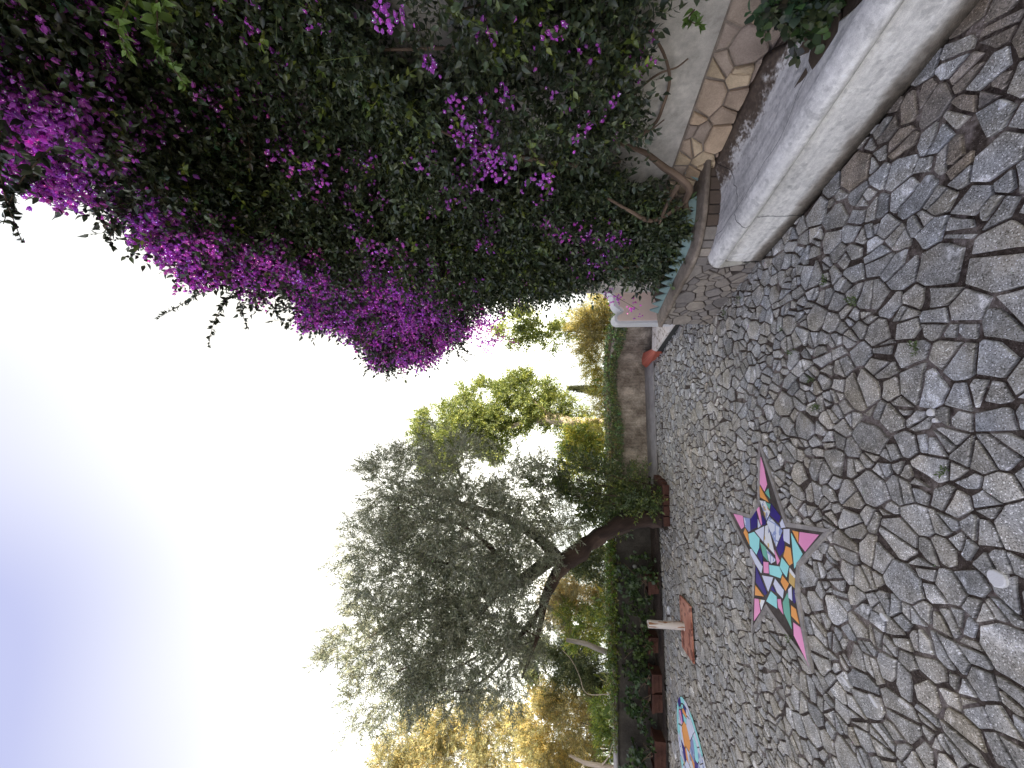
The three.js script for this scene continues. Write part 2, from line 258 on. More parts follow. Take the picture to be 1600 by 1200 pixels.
// ------------------------------------------------------------------ terrace paving
const planterLine = [[1.66, -2.83], [1.42, -2.875], [1.2, -2.93], [1.04, -3.02], [0.94, -3.16], [0.86, -3.38], [0.75, -3.66], [0.634, -3.94], [0.60, -4.02]];
const paving = struct('terrace_paving', (() => { const g = new THREE.PlaneGeometry(16, 13, 80, 65); g.rotateX(-Math.PI / 2); g.translate(-5.4, -0.012, -0.4); const p = g.attributes.position, uv = g.attributes.uv; for (let i = 0; i < p.count; i++) { uv.setXY(i, p.getX(i) * 0.9, p.getZ(i) * 0.9); p.setY(i, -0.013 + (fbm(p.getX(i) * 3 + 40, p.getZ(i) * 3 + 40, 5, 3) - 0.5) * 0.008); } g.computeVertexNormals(); return g; })(), M.mortar, 'terrace of broken grey stone slabs laid in dark joints');
{
  const wallZ = (x) => -6.58 - 0.153 * x;                                // the foot of the garden wall
  const list = cells(77, -7.6, 2.0, -6.5, 0.9, 0.083, 0.0125, {
    stretch: [0.93, 1.08], spread: 1.0, split: 0.55, shave: 0.6, scaleAt: (x, z) => 1 + 0.28 * smooth(-2.3, -1.5, z) * smooth(-1.6, 0.2, x) + 0.14 * smooth(-2.6, -1.6, z),
    keep: (c, poly) => {
      const s = (c[0] - O[0]) * SD[0] + (c[1] - O[1]) * SD[1], p = (c[0] - O[0]) * PD[0] + (c[1] - O[1]) * PD[1];
      const open = s > 2.0 && c[0] < (c[1] > -4.86 ? 0.77 : c[1] > -5.66 ? 0.77 + (c[1] + 4.86) * 0.3375 : 0.50 + (c[1] + 5.66) * 0.25);
      if ((p > 0.06 && !open) || c[1] < wallZ(Math.min(c[0], 0.3)) + (c[0] < -1.5 ? 0.40 : 0.52) || c[0] > 1.9) return false;
      if (poly.every((v) => inside(v, star)) || poly.every((v) => inside(v, oval))) return false;
      return true;
    },
  });
  list.sort((a, b) => Math.hypot(a.c[0], a.c[1]) / a.r - Math.hypot(b.c[0], b.c[1]) / b.r);
  const r = rng(5), rest = [];
  let near = 0;
  for (const q of list) {
    const inView = q.c[1] < -0.95 && Math.abs(q.c[0]) < -q.c[1] * 1.15 + 0.35;
    if (!inView && Math.hypot(q.c[0], q.c[1]) > 3.2 && q.c[1] > -1) { if (r() < 0.0) continue; }
    const wet = smooth(0.75, 1.25, q.c[0]) * smooth(-2.3, -1.5, q.c[1]);              // brown, damp slabs beside the bench's near end
    let t = rr(r, 0.80, 1.12), warm = (noise2(q.c[0] * 1.3 + 9, q.c[1] * 1.3 + 9, 21) - 0.5) * 0.07 + (r() - 0.5) * 0.05 - q.c[0] * 0.008;
    if (r() < 0.05) t *= 0.72; if (r() < 0.04) t *= 1.35;
    const col = [t * (1 + warm), t * (1 + warm * 0.25), t * (1 - warm * 0.9)];
    if (wet > 0 && r() < wet) { col[0] *= 0.60; col[1] *= 0.53; col[2] *= 0.47; }
    const h = (r() - 0.5) * 0.006, g = prism(q.poly, -0.03, h, rr(r, 0.002, 0.004), [r() * 7, r() * 7], col);
    const tilt = [(r() - 0.5) * 0.03, (r() - 0.5) * 0.03], ps = g.attributes.position;
    for (let i = 0; i < ps.count; i++) ps.setY(i, ps.getY(i) + (ps.getX(i) - q.c[0]) * tilt[0] + (ps.getZ(i) - q.c[1]) * tilt[1]);
    if (inView && near < 300) { near++; part('paving_stone', g, wet > 0.3 && col[2] < 0.55 ? M.wetStone : M.stone, paving); } else rest.push(g);
  }
  part('paving_field', merge(rest), M.stone, paving, { kind: 'stuff' });
  // pale pebbles set flush among the stones
  const pale = std({ color: lin(0.74, 0.73, 0.70), roughness: 0.6, bumpMap: grain, bumpScale: 0.003 });
  for (const [px, py, a, b, turn] of [[1453, 645, 0.0155, 0.0155, 0], [1459.5, 657, 0.010, 0.0095, 0], [1380, 964, 0.0135, 0.021, 0.3], [1557, 904, 0.030, 0.031, 0.2], [1364, 1095, 0.012, 0.03, 0.5], [1322, 1066, 0.010, 0.03, 0.4]]) {
    const c = ground(px, py, 0.006), ring = []; for (let i = 0; i < 12; i++) { const t = i / 12 * Math.PI * 2, x = Math.cos(t) * a * (1 + 0.1 * Math.sin(3 * t + px)), z = Math.sin(t) * b; ring.push([c.x + x * Math.cos(turn) - z * Math.sin(turn), c.z + x * Math.sin(turn) + z * Math.cos(turn)]); }
    part('pale_pebble', prism(ring, -0.02, 0.010, 0.003), pale, paving);
  }
}
struct('concrete_strip', (() => { const p = pathOf([[0.3, -6.58], [-0.7, -6.46], [-1.62, -6.33]], 0.2); return sweep(p, () => [[-0.5, -0.02], [-0.5, 0.012], [-0.49, 0.016], [0.05, 0.018], [0.05, -0.02]], true); })(), M.concrete, 'smooth grey concrete strip along the foot of the roughcast wall');
struct('planting_bed', (() => { const p = pathOf([[-1.45, -6.2], [-4, -5.83], [-9.5, -4.98]], 0.12); return sweep(p, (i) => { const o = []; for (let k = 0; k <= 8; k++) o.push([-0.36 + k * 0.06, 0.004 + 0.03 * fbm(i * 0.6 + 3, k * 0.7 + 3, 331, 3)]); return o; }, false); })(), M.soil, 'strip of dark earth in front of the dark garden wall');

// ------------------------------------------------------------------ house
{
  const house = thing('house', 'pale plastered house wall with a course of tan stone under the bougainvillea', 'house');
  const block = (s0, s1, p0, p1, y0, y1) => { const c = [[s0, p0], [s1, p0], [s1, p1], [s0, p1]].map(([s, p]) => bench(s, p, 0)), sh = new THREE.Shape(c.map((v) => new THREE.Vector2(v.x, -v.z))), g = new THREE.ExtrudeGeometry(sh, { depth: y1 - y0, bevelEnabled: false }); g.rotateX(-Math.PI / 2); g.translate(0, y0, 0); return g; };
  part('wall', block(-7, END, WALL, 7, -0.05, 4.9), M.plaster, house);
  part('upper_storey', block(-7, END - 0.05, 2.1, 6.9, 4.9, 6.95), M.upper, house);
  part('roof', block(-7.2, END + 0.1, 1.95, 7.1, 6.95, 7.05), M.terracotta, house);
  // the course of tan stones above the bench seat, leaning back a little
  const tan = [[0.66, 0.53, 0.41], [0.72, 0.56, 0.40], [0.55, 0.46, 0.38], [0.80, 0.66, 0.46], [0.50, 0.42, 0.36]].map((c) => std({ color: lin(...c), map: tex(256, 256, (u, v, i, j) => { const k = (fbm(u * 7, v * 7, 401 + c[0] * 100 | 0, 5, 7) - 0.5) * 90 + (hash(i, j, 1, 2) - 0.5) * 24; return [212 + k, 206 + k, 198 + k]; }), bumpMap: grain, bumpScale: 0.008, roughness: 0.85 }));
  const r = rng(31), place = (u, v, d) => { const t = clamp(v / 0.3, -0.2, 1.2); return bench(u, 0.515 + 0.07 * t - d, 0.39 + v); };
  const back = sweep(pathOf([[bench(-1.6, 0, 0).x, bench(-1.6, 0, 0).z], [bench(1.1, 0, 0).x, bench(1.1, 0, 0).z]], 0.1), () => [[0.505, 0.3], [0.575, 0.685], [0.599, 0.69]], false);
  part('mortar_bed', back, M.coping, house);
  const list = cells(99, -1.6, 1.08, -0.06, 0.3, 0.124, 0.009, { stretch: [1.1, 1.0], spread: 0.7, split: 0.15, keep: (c, poly) => true });
  for (const q of list) {
    let p = cut(cut(q.poly, 0, 1, 0.296), 0, -1, 0.02); if (p.length < 3 || Math.abs(area(p)) < 0.002) continue;
    const g = onto(prism(p, -0.01, 0.012 + r() * 0.018, 0.008, [r(), r()]), place);
    part('facing_stone', g, tan[Math.floor(r() * 5)], house);
  }
}
// ------------------------------------------------------------------ bench of limewashed masonry
{
  const b = thing('stone_bench', 'long whitewashed masonry bench with a rounded nose running along the house', 'bench');
  const c0 = bench(-1.7, 0, 0), c1 = bench(0.4, -0.018, 0), c2 = bench(1.06, 0.002, 0), path = pathOf([[c0.x, c0.z], [c1.x, c1.z], [c2.x, c2.z]], 0.016);
  const L = path.at(-1).u, sOf = (u) => -1.7 + u / L * 2.76;
  const depth = (s) => 0.05 + 0.49 * Math.pow(smooth(-0.62, 0.0, s), 1.3);
  const nose = [[0.0, -0.03], [0.0, 0.10], [0.002, 0.2], [0.006, 0.246], [0.022, 0.258], [0.024, 0.270], [0.006, 0.278], [-0.026, 0.288], [-0.046, 0.306], [-0.052, 0.328], [-0.044, 0.350], [-0.026, 0.366], [-0.008, 0.376], [0.014, 0.382], [0.045, 0.386]];
  const wob = (u, v) => (fbm(u * 3 + 20, v * 5 + 20, 351, 3) - 0.5) * 0.012;
  const geo = sweep(path, (i, u) => {
    const s = sOf(u), d = depth(s), top = [];
    for (let k = 1; k <= 12; k++) { const f = k / 12, p = 0.045 + f * (d - 0.045), q = p / 0.54; top.push([p, 0.386 - 0.012 * Math.sin(clamp(q, 0, 1) * Math.PI) + 0.055 * smooth(0.62, 1, q) + wob(u, p) * 0.6]); }
    return [...nose.map(([o, y]) => [o + wob(u, y) * 0.7, y + wob(u + 5, o)]), ...top, [d + 0.004, 0.1]];
  }, true, 1, 1);
  const bm = tex(2048, 1024, (u, v, i, j) => {                          // u along the bench (2.8 m), v across it (1.05 m from the ground up over the nose to the wall)
    const x = u * 2.8, y = v * 1.05, streak = fbm(x * 3, y * 40, 361, 4), m = fbm(x * 5, y * 5, 362, 5), f = fbm(x * 60, y * 60, 363, 3), h = hash(i, j, 3, 3);
    const spot = smooth(0.66, 0.74, fbm(x * 26, y * 26, 371, 3)) * 34, grey = smooth(0.5, 0.7, fbm(x * 2.2, y * 6, 372, 4)) * 34;
    let g = 226 + (m - 0.5) * 46 + (streak - 0.5) * 56 + (f - 0.5) * 44 + (h - 0.5) * 34 - spot * 0.6 - grey * 0.5;
    let c = [g, g * 0.988, g * 0.955];
    const dirt = smooth(0.47, 0.72, (y - 0.74) / 0.26 * 0.62 + fbm(x * 7, y * 9, 364, 5) * 0.5 + (fbm(x * 70, y * 70, 365, 3) - 0.5) * 0.35 - 0.05);   // earth washed down from the wall, ragged edge
    const d = [82 + (f - 0.5) * 50, 68 + (f - 0.5) * 44, 55 + (f - 0.5) * 36];
    const foot = smooth(0.10, 0.02, y - 0.07 * fbm(x * 12, y * 20, 366, 4)) * 0.6, k = clamp(dirt * 0.92, 0, 1);
    c = c.map((q, n) => q + (d[n] - q) * Math.max(k, foot));
    const w1 = Math.abs(y - 0.02 * 0 - (0.62 + (fbm(x * 2.2, 3.3, 367, 4) - 0.5) * 0.3)), w2 = Math.abs(x - 2.28 - (fbm(y * 6, 1.2, 368, 4) - 0.5) * 0.16);
    if (w2 < 0.0028 || (w1 < 0.0018 && x > 0.5)) c = c.map((q) => q * 0.42);
    return c;
  });
  bm.wrapS = bm.wrapT = THREE.ClampToEdgeWrapping; bm.repeat.set(1 / 2.8, 1 / 1.05);
  part('seat', geo, std({ map: bm, bumpMap: grain, bumpScale: 0.005, roughness: 0.82 }), b);
}
// flat brown stones laid on the ledge behind the near end of the bench
{
  const l = thing('stone_ledge', 'brown flagstone ledge tucked behind the near end of the white bench', 'ledge');
  const ring = (p0, p1, s0, s1) => [bench(s0, p0, 0), bench(s1, p0, 0), bench(s1, p1, 0), bench(s0, p1, 0)].map((v) => [v.x, v.z]);
  part('mortar_bed', prism(ring(0.09, 0.54, -1.7, -0.08), 0.02, 0.352, 0.004), M.coping, l);
  const r = rng(47), mats = [[0.42, 0.36, 0.30], [0.48, 0.41, 0.35], [0.36, 0.31, 0.27]].map((c) => std({ color: lin(...c), map: M.coping.map, bumpMap: grain, bumpScale: 0.006, roughness: 0.8 }));
  for (const q of cells(48, -1.68, -0.1, 0.10, 0.52, 0.13, 0.012, { stretch: [1.1, 0.9] })) { const fp = cut(cut(cut(cut(q.poly, 1, 0, -0.085), -1, 0, 1.695), 0, 1, 0.535), 0, -1, -0.095); if (fp.length > 2 && Math.abs(area(fp)) > 0.001) part('flagstone', onto(prism(fp, 0, 0.018 + r() * 0.008, 0.004, [r(), r()]), (u, v, d) => bench(u, v, 0.352 + d)), mats[Math.floor(r() * 3)], l); }
}
// ------------------------------------------------------------------ planter wall with its coping and green tile teeth
{
  const w = thing('planter_wall', 'low curved planter wall of pale crazy stonework with green tile teeth on its coping', 'wall');
  const path = pathOf(planterLine, 0.03), L = path.at(-1).u;
  const on = (u, out, y) => { const f = clamp(u / L, 0, 1) * (path.length - 1), i = Math.min(path.length - 2, Math.floor(f)), k = f - i, a = path[i], b = path[i + 1], nx = a.nx + (b.nx - a.nx) * k, nz = a.nz + (b.nz - a.nz) * k; return new THREE.Vector3(a.x + (b.x - a.x) * k + nx * out, y, a.z + (b.z - a.z) * k + nz * out); };
  part('wall_core', sweep(path, () => [[0.006, -0.03], [0.006, 0.462], [0.15, 0.462], [0.15, -0.03]], true), M.grout, w);
  part('coping', sweep(path, (i, u) => { const k = (fbm(u * 6, 2, 371, 3) - 0.5) * 0.012; return [[-0.022 + k, 0.463], [-0.028 + k, 0.470], [-0.028 + k, 0.488], [-0.018 + k, 0.500], [0.06, 0.504 + k * 0.5], [0.155, 0.502], [0.165, 0.492], [0.165, 0.463]]; }, true), M.coping, w);
  const r = rng(52), pale = [[0.82, 0.77, 0.70], [0.92, 0.85, 0.75], [0.74, 0.70, 0.66], [0.96, 0.88, 0.76]].map((c) => std({ color: lin(...c), map: M.concrete.map, bumpMap: grain, bumpScale: 0.007, roughness: 0.85 })), dark = std({ color: lin(0.34, 0.26, 0.20), map: M.concrete.map, bumpMap: grain, bumpScale: 0.007, roughness: 0.85 });
  const bend = 0.78;                                                      // up to here the wall rises from the bench seat and is of small brown blocks
  for (const q of cells(53, 0, L, -0.03, 0.47, 0.088, 0.011, { stretch: [0.95, 1.05], spread: 0.8, split: 0.2 })) {
    if (q.c[0] < bend) continue;
    let p = cut(cut(cut(q.poly, 0, 1, 0.456), 0, -1, 0.03), 1, 0, L - 0.004); if (p.length < 3 || Math.abs(area(p)) < 0.0012) continue;
    part('wall_stone', onto(prism(p, -0.004, 0.008 + r() * 0.008, 0.003, [r(), r()]), (u, v, d) => on(u, 0.006 - d, v)), pale[Math.floor(r() * 4)], w);
  }
  for (let u = 0.0; u < bend;) { const l = rr(r, 0.05, 0.10), y0 = 0.37; const p = [[u, y0], [u + l - 0.008, y0 + 0.004 * r()], [u + l - 0.008, 0.456 - 0.006 * r()], [u, 0.456]]; part('wall_block', onto(prism(p, -0.004, 0.010 + r() * 0.008, 0.004, [r(), r()]), (a, v, d) => on(a, 0.006 - d, v)), u > bend - 0.3 ? pale[Math.floor(r() * 4)] : dark, w); u += l; }
  for (let k = 0; k < 15; k++) {                                        // square green tiles set on their corners, only the upper halves showing
    const u = 0.12 + k * (L - 0.2) / 14.2; if (k === 1 || k === 4) continue;
    const sh = new THREE.Shape([[-0.058, 0], [0.058, 0], [0.003, 0.098], [-0.003, 0.098]].map(([x, y]) => new THREE.Vector2(x, y))), g = new THREE.ExtrudeGeometry(sh, { depth: 0.012, bevelEnabled: true, bevelSize: 0.0012, bevelThickness: 0.001, bevelSegments: 1 });
    const a = on(u - 0.05, 0.10, 0), c = on(u + 0.05, 0.10, 0), turn = Math.atan2(-(c.z - a.z), c.x - a.x); g.rotateY(turn + (r() - 0.5) * 0.12); const v = on(u, 0.105, 0.497); g.translate(v.x, v.y, v.z);
    part('green_tile', g, M.greenGlaze, w);
  }
  const soil = []; path.forEach((p) => soil.push([p.x + p.nx * 0.14, p.z + p.nz * 0.14])); const e = bench(2.4, 0.59, 0), f = bench(0.95, 0.59, 0); soil.push([e.x, e.z], [f.x, f.z]);
  const sh = new THREE.Shape(soil.map(([x, z]) => new THREE.Vector2(x, -z))), sg = new THREE.ExtrudeGeometry(sh, { depth: 0.44, bevelEnabled: false }); sg.rotateX(-Math.PI / 2); part('soil', sg, M.soil, w);
}
// ------------------------------------------------------------------ scroll-topped wing wall, step and terracotta curb
{
  const w = thing('wing_wall', 'pale pink wing wall with a scroll-shaped white top edge at the end of the planter', 'wall', [0.73, 0, -4.8]);
  const c = new THREE.Shape(); c.moveTo(0, -0.03); c.lineTo(0, 0.735);
  c.absarc(0.062, 0.735, 0.062, Math.PI, 0.25, true); c.quadraticCurveTo(0.135, 0.70, 0.165, 0.735); c.quadraticCurveTo(0.20, 0.80, 0.27, 0.81); c.quadraticCurveTo(0.36, 0.815, 0.42, 0.9); c.quadraticCurveTo(0.5, 1.04, 0.6, 1.04); c.lineTo(0.6, -0.03); c.closePath();
  const g = new THREE.ExtrudeGeometry(c, { depth: 0.26, bevelEnabled: true, bevelSize: 0.012, bevelThickness: 0.012, bevelSegments: 3, curveSegments: 14 }); g.translate(0.012, 0, -0.26);
  part('wall', g, M.whitePaint, w);
  const p = new THREE.Shape(); p.moveTo(0.035, 0.05); p.lineTo(0.035, 0.72); p.absarc(0.067, 0.735, 0.034, Math.PI, 0.3, true); p.quadraticCurveTo(0.14, 0.655, 0.19, 0.715); p.quadraticCurveTo(0.22, 0.765, 0.28, 0.775); p.quadraticCurveTo(0.37, 0.78, 0.44, 0.87); p.lineTo(0.58, 0.95); p.lineTo(0.58, 0.05); p.closePath();
  const pg = new THREE.ExtrudeGeometry(p, { depth: 0.02, bevelEnabled: true, bevelSize: 0.004, bevelThickness: 0.004, bevelSegments: 2, curveSegments: 14 }); pg.translate(0.006, 0, 0.006);
  part('panel', pg, M.pinkPlaster, w);

  const st = thing('entrance_step', 'low grey step topped with veined marble tiles beyond the wing wall', 'step');
  const F = [[0.735, -4.86], [0.465, -5.66]], B = [[1.35, -5.8], [0.50, -5.84]];
  part('step_body', prism([F[0], F[1], B[1], B[0]], -0.02, 0.078, 0.002), std({ color: lin(0.16, 0.17, 0.16), map: M.concrete.map, roughness: 0.8 }), st);
  const blue = std({ color: lin(0.36, 0.38, 0.62), map: M.marble.map, roughness: 0.4 });
  const mixp = (a, b, t) => [a[0] + (b[0] - a[0]) * t, a[1] + (b[1] - a[1]) * t], quad = (u0, u1, v0, v1) => [[u0, v0], [u1, v0], [u1, v1], [u0, v1]].map(([u, v]) => mixp(mixp(F[0], F[1], u), mixp(B[0], B[1], u), v));
  for (let i = 0; i < 3; i++) for (let j = 0; j < 2; j++) part('marble_tile', prism(quad(i / 3 + 0.006, (i + 1) / 3 - 0.006, j * 0.5 - (j ? 0 : 0.02), j * 0.5 + 0.49), 0.07, 0.092, 0.002), i === 0 && j === 1 ? blue : M.marble, st);
  const cu = thing('terracotta_curb', 'short terracotta red curb sloping from the step to the roughcast wall', 'curb');
  part('curb', geoFrom([0.452, 0.005, -5.675, 0.255, 0.005, -6.5, 0.43, 0.088, -5.70, 0.33, 0.075, -6.52, 0.52, 0.088, -5.72, 0.5, 0.075, -6.55, 0.52, -0.02, -5.70, 0.452, -0.02, -5.675, 0.255, -0.02, -6.5], [0, 2, 1, 1, 2, 3, 2, 4, 3, 3, 4, 5, 0, 4, 2, 0, 6, 4, 7, 0, 8, 0, 1, 8], new Array(18).fill(0).map((_, i) => i * 0.13)).toNonIndexed(), M.redCurb, cu); cu.children[0].geometry.computeVertexNormals();
}
// ------------------------------------------------------------------ garden walls
const wallTop = (x) => 0.60;
{
  const a = thing('roughcast_wall', 'brown roughcast garden wall closing the terrace, ivy hanging from its top', 'wall');
  const p1 = pathOf([[0.36, -6.60], [-0.8, -6.45], [-1.75, -6.31]], 0.06), back = (o, y) => [o, y];
  part('wall', sweep(p1, (i, u) => { const n = (y) => (fbm(u * 7 + 9, y * 7 + 9, 381, 4) - 0.5) * 0.03; const pr = [[0, -0.03]]; for (let k = 0; k <= 10; k++) pr.push([n(k * 0.058), k * 0.058]); pr.push([0.03, 0.595], [0.2, 0.6], [0.22, -0.5]); return pr; }, true), M.roughcast, a);
  const p2 = pathOf([[1.6, -5.6], [0.98, -5.90], [0.36, -6.60]], 0.06);
  part('return_wall', sweep(p2, (i, u) => { const n = (y) => (fbm(u * 7 + 9, y * 7 + 9, 382, 4) - 0.5) * 0.03; const pr = [[0, -0.03]]; for (let k = 0; k <= 10; k++) pr.push([n(k * 0.058), k * 0.058]); pr.push([0.03, 0.6], [0.2, 0.603], [0.22, -0.5]); return pr; }, true), M.roughcast, a);
  const b = thing('dark_garden_wall', 'dark grey rendered garden wall behind the terracotta planters', 'wall');
  const p3 = pathOf([[-1.76, -6.308], [-4, -5.965], [-9.5, -5.12]], 0.1);
  part('wall', sweep(p3, (i, u) => { const n = (y) => (fbm(u * 5 + 9, y * 5 + 9, 383, 4) - 0.5) * 0.016; const pr = [[0, -0.03]]; for (let k = 0; k <= 8; k++) pr.push([n(k * 0.07), k * 0.0735]); pr.push([0.2, 0.588], [0.22, -0.5]); return pr; }, true), M.darkWall, b);
  part('coping', sweep(p3, () => [[-0.03, 0.592], [-0.03, 0.622], [-0.024, 0.628], [0.23, 0.630], [0.23, 0.592]], true), M.concrete, b);
  const d = thing('wall_disc', 'small pale round disc fixed to the dark garden wall near the olive trunk', 'disc'), q = at(990, 882, 6.06);
  const dg = new THREE.LatheGeometry([[0, 0.02], [0.016, 0.019], [0.027, 0.014], [0.031, 0.006], [0.031, 0]].map(([x, y]) => new THREE.Vector2(x, y)), 18); dg.rotateX(Math.PI / 2); dg.rotateY(-0.15); dg.translate(q.x, q.y, q.z + 0.06);
  part('disc', dg, std({ color: lin(0.42, 0.42, 0.40), roughness: 0.5 }), d);
}
// ------------------------------------------------------------------ mosaics
const tileMat = {};
{
  const glaze = (r, g, b, amt, seed) => std({ map: tex(256, 256, (u, v, i, j) => { const m = fbm(u * 6, v * 6, seed, 4, 6) - 0.5, k = m * amt + (hash(i, j, 1, seed) - 0.5) * 6; return [r + k, g + k, b + k]; }), roughness: 0.5 });
  Object.assign(tileMat, { P: glaze(252, 160, 202, 22, 501), O: glaze(250, 168, 84, 26, 502), T: glaze(162, 236, 230, 24, 503), G: glaze(116, 190, 164, 26, 504), N: glaze(40, 10, 122, 50, 505), W: glaze(226, 228, 240, 16, 506) });
  tileMat.F = std({ map: tex(256, 256, (u, v) => { const k = fbm(u * 14, v * 14, 507, 3, 14), q = fbm(u * 20 + 3, v * 20, 508, 3, 0); return k > 0.62 ? [214, 176, 96] : q > 0.66 ? [150, 156, 190] : [238, 238, 236]; }), roughness: 0.3 });   // white tiles printed with small gold and blue sprigs
  tileMat.B = std({ map: tex(256, 256, (u, v) => { const k = fbm(u * 12, v * 12, 509, 4, 12), q = Math.min(Math.abs(((u * 9) % 1) - 0.5), Math.abs(((v * 9) % 1) - 0.5)); return k > 0.56 || q < 0.05 ? [150, 164, 206] : [230, 234, 242]; }), roughness: 0.3 });   // white tiles with blue marks
}
{
  const m = thing('star_mosaic', 'eight-pointed star mosaic of pink, orange, turquoise and navy tile pieces set in the paving', 'mosaic');
  const shape = new THREE.Shape(star.map(([x, z]) => new THREE.Vector2(x, -z)));
  const bed = new THREE.ExtrudeGeometry(shape, { depth: 0.03, bevelEnabled: false }); bed.rotateX(-Math.PI / 2); bed.translate(0, -0.024, 0);
  part('grout_bed', bed, M.grout, m);
  const cx = star.reduce((a, v) => a + v[0], 0) / star.length, cz = star.reduce((a, v) => a + v[1], 0) / star.length;
  const off = (d) => star.map((v, i) => { const a = star[(i + star.length - 1) % star.length], b = star[(i + 1) % star.length], n = (p, q) => { const l = Math.hypot(q[0] - p[0], q[1] - p[1]); return [-(q[1] - p[1]) / l, (q[0] - p[0]) / l]; }; const n1 = n(a, v), n2 = n(v, b), bx = n1[0] + n2[0], bz = n1[1] + n2[1], k = Math.min(4, 2 / (bx * bx + bz * bz)), sg = area(star) > 0 ? 1 : -1; return [v[0] + bx * d * k * sg, v[1] + bz * d * k * sg]; });
  const outer = off(-0.004), inner = off(0.026);
  for (let i = 0; i < star.length; i++) { const j = (i + 1) % star.length; part('border_strip', prism([outer[i], outer[j], inner[j], inner[i]].map((v, k, all) => v), -0.01, 0.0095 + (i % 3) * 0.0006, 0.003, [i * 0.3, 0]), M.border, m); }
  const T = [
    ['P', 1188.4, 714, 1193.7, 732.5, 1198, 756.7, 1194, 768, 1187, 756], ['O', 1186.7, 758.8, 1201, 785, 1187.5, 777], ['G', 1200, 763.3, 1202.7, 779, 1195, 769.6],
    ['F', 1186.7, 781.7, 1195.4, 783.3, 1202.5, 800, 1197.5, 813.3], ['G', 1196, 784.6, 1203.3, 787.5, 1201.7, 795.8], ['N', 1204.6, 786.7, 1219, 806.7, 1215.8, 816.7, 1203, 805],
    ['P', 1182, 795.4, 1185.8, 791.7, 1190.4, 817.5, 1189, 821], ['N', 1181, 798, 1183.3, 813.3, 1181.7, 824, 1173.3, 828, 1172.5, 808], ['W', 1183.7, 811, 1188, 821.7, 1184, 825],
    ['N', 1190.4, 805, 1196, 814, 1195.4, 819.6, 1191, 820.8], ['B', 1201.7, 806.7, 1219.5, 825, 1222, 829, 1212.5, 854, 1198, 816], ['W', 1221.7, 810.8, 1226.7, 824, 1220, 825, 1218, 817.5],
    ['P', 1146, 802.8, 1160, 805.5, 1162.3, 823, 1158, 826.5], ['B', 1161.5, 808, 1171, 810, 1172, 829, 1169.5, 831, 1164, 823], ['O', 1164, 825.5, 1168, 833, 1170.6, 851, 1161.5, 832],
    ['T', 1169, 834, 1177.5, 831, 1186, 841, 1185.5, 856, 1181.5, 866.5, 1171.5, 853], ['W', 1179, 829.5, 1193.5, 822, 1192.2, 846.5], ['F', 1195.5, 822, 1199, 820, 1203, 835, 1210.5, 867, 1193.8, 848],
    ['G', 1187.5, 847, 1196.5, 856, 1200, 877, 1192, 868], ['B', 1197.5, 858, 1211, 874, 1210.5, 877, 1204.5, 880.5, 1201, 876], ['N', 1187, 856.5, 1191.5, 869, 1191, 882, 1183, 867],
    ['W', 1171.5, 857.5, 1174, 858, 1191, 885, 1189, 895.5, 1173, 870], ['P', 1192.5, 877.5, 1200, 878.5, 1201, 896, 1193, 895], ['N', 1222.5, 834, 1225, 847, 1224.5, 861, 1218, 869, 1213, 857],
    ['P', 1210, 859, 1218, 876, 1214.5, 882, 1212, 872], ['W', 1224, 826.5, 1232.8, 826.5, 1233.2, 850.5, 1224.5, 845, 1223.5, 840], ['O', 1227.5, 853, 1234.5, 856, 1238, 880, 1233, 883.5, 1223.7, 869],
    ['T', 1236, 833, 1253.5, 865.5, 1241, 888], ['O', 1237.5, 829, 1247, 831, 1246.8, 848], ['P', 1249, 831, 1279, 835.5, 1257.5, 862, 1247.8, 849], ['T', 1221, 871, 1232, 884.5, 1228.5, 902, 1222.5, 894, 1218, 886],
    ['T', 1201.5, 882.5, 1217, 885, 1221.5, 896, 1219, 903.5, 1202.5, 897.5], ['O', 1222, 899, 1232.3, 912, 1227, 923, 1219.7, 909], ['F', 1233.5, 887, 1242, 899, 1240.8, 919, 1232.2, 910], ['W', 1236, 915.5, 1237.2, 939, 1231.5, 934, 1231, 921],
    ['N', 1238.8, 921, 1242.3, 923, 1243, 939, 1241, 943, 1238.3, 940], ['P', 1176, 878, 1179.5, 883, 1179, 895], ['N', 1180.8, 885, 1198, 927, 1195, 930, 1180.6, 910], ['W', 1190.5, 899, 1207.5, 902, 1200, 924],
    ['W', 1210.5, 904, 1224, 922, 1222.5, 935, 1214, 926, 1208, 912], ['N', 1206.5, 915, 1212, 926, 1203.5, 921], ['O', 1179.8, 914.5, 1193, 932, 1179.3, 930], ['T', 1204, 923.8, 1213, 932, 1213.7, 951, 1197, 939.3],
    ['P', 1179, 935, 1185, 936, 1187.5, 956, 1178, 970], ['F', 1186.3, 936.3, 1194.5, 937.8, 1189.3, 953], ['P', 1214.5, 936, 1219.3, 935.8, 1223.5, 960, 1216, 949], ['G', 1230, 926, 1231.8, 936, 1236.6, 983, 1224.6, 958, 1222.7, 941],
    ['O', 1236, 946, 1243, 951.5, 1248.5, 975, 1236.3, 962.5], ['P', 1239.4, 972.5, 1250, 980, 1265.4, 1043, 1240.2, 993],
  ];
  const r = rng(61);
  for (const [k, ...c] of T) { const ring = []; for (let i = 0; i < c.length; i += 2) { const g = ground(c[i], c[i + 1], 0.009); ring.push([g.x, g.z]); } part('tile_piece', prism(ring, -0.005, 0.0085 + r() * 0.0015, 0.0016, [r() * 3, r() * 3]), tileMat[k], m); }
}
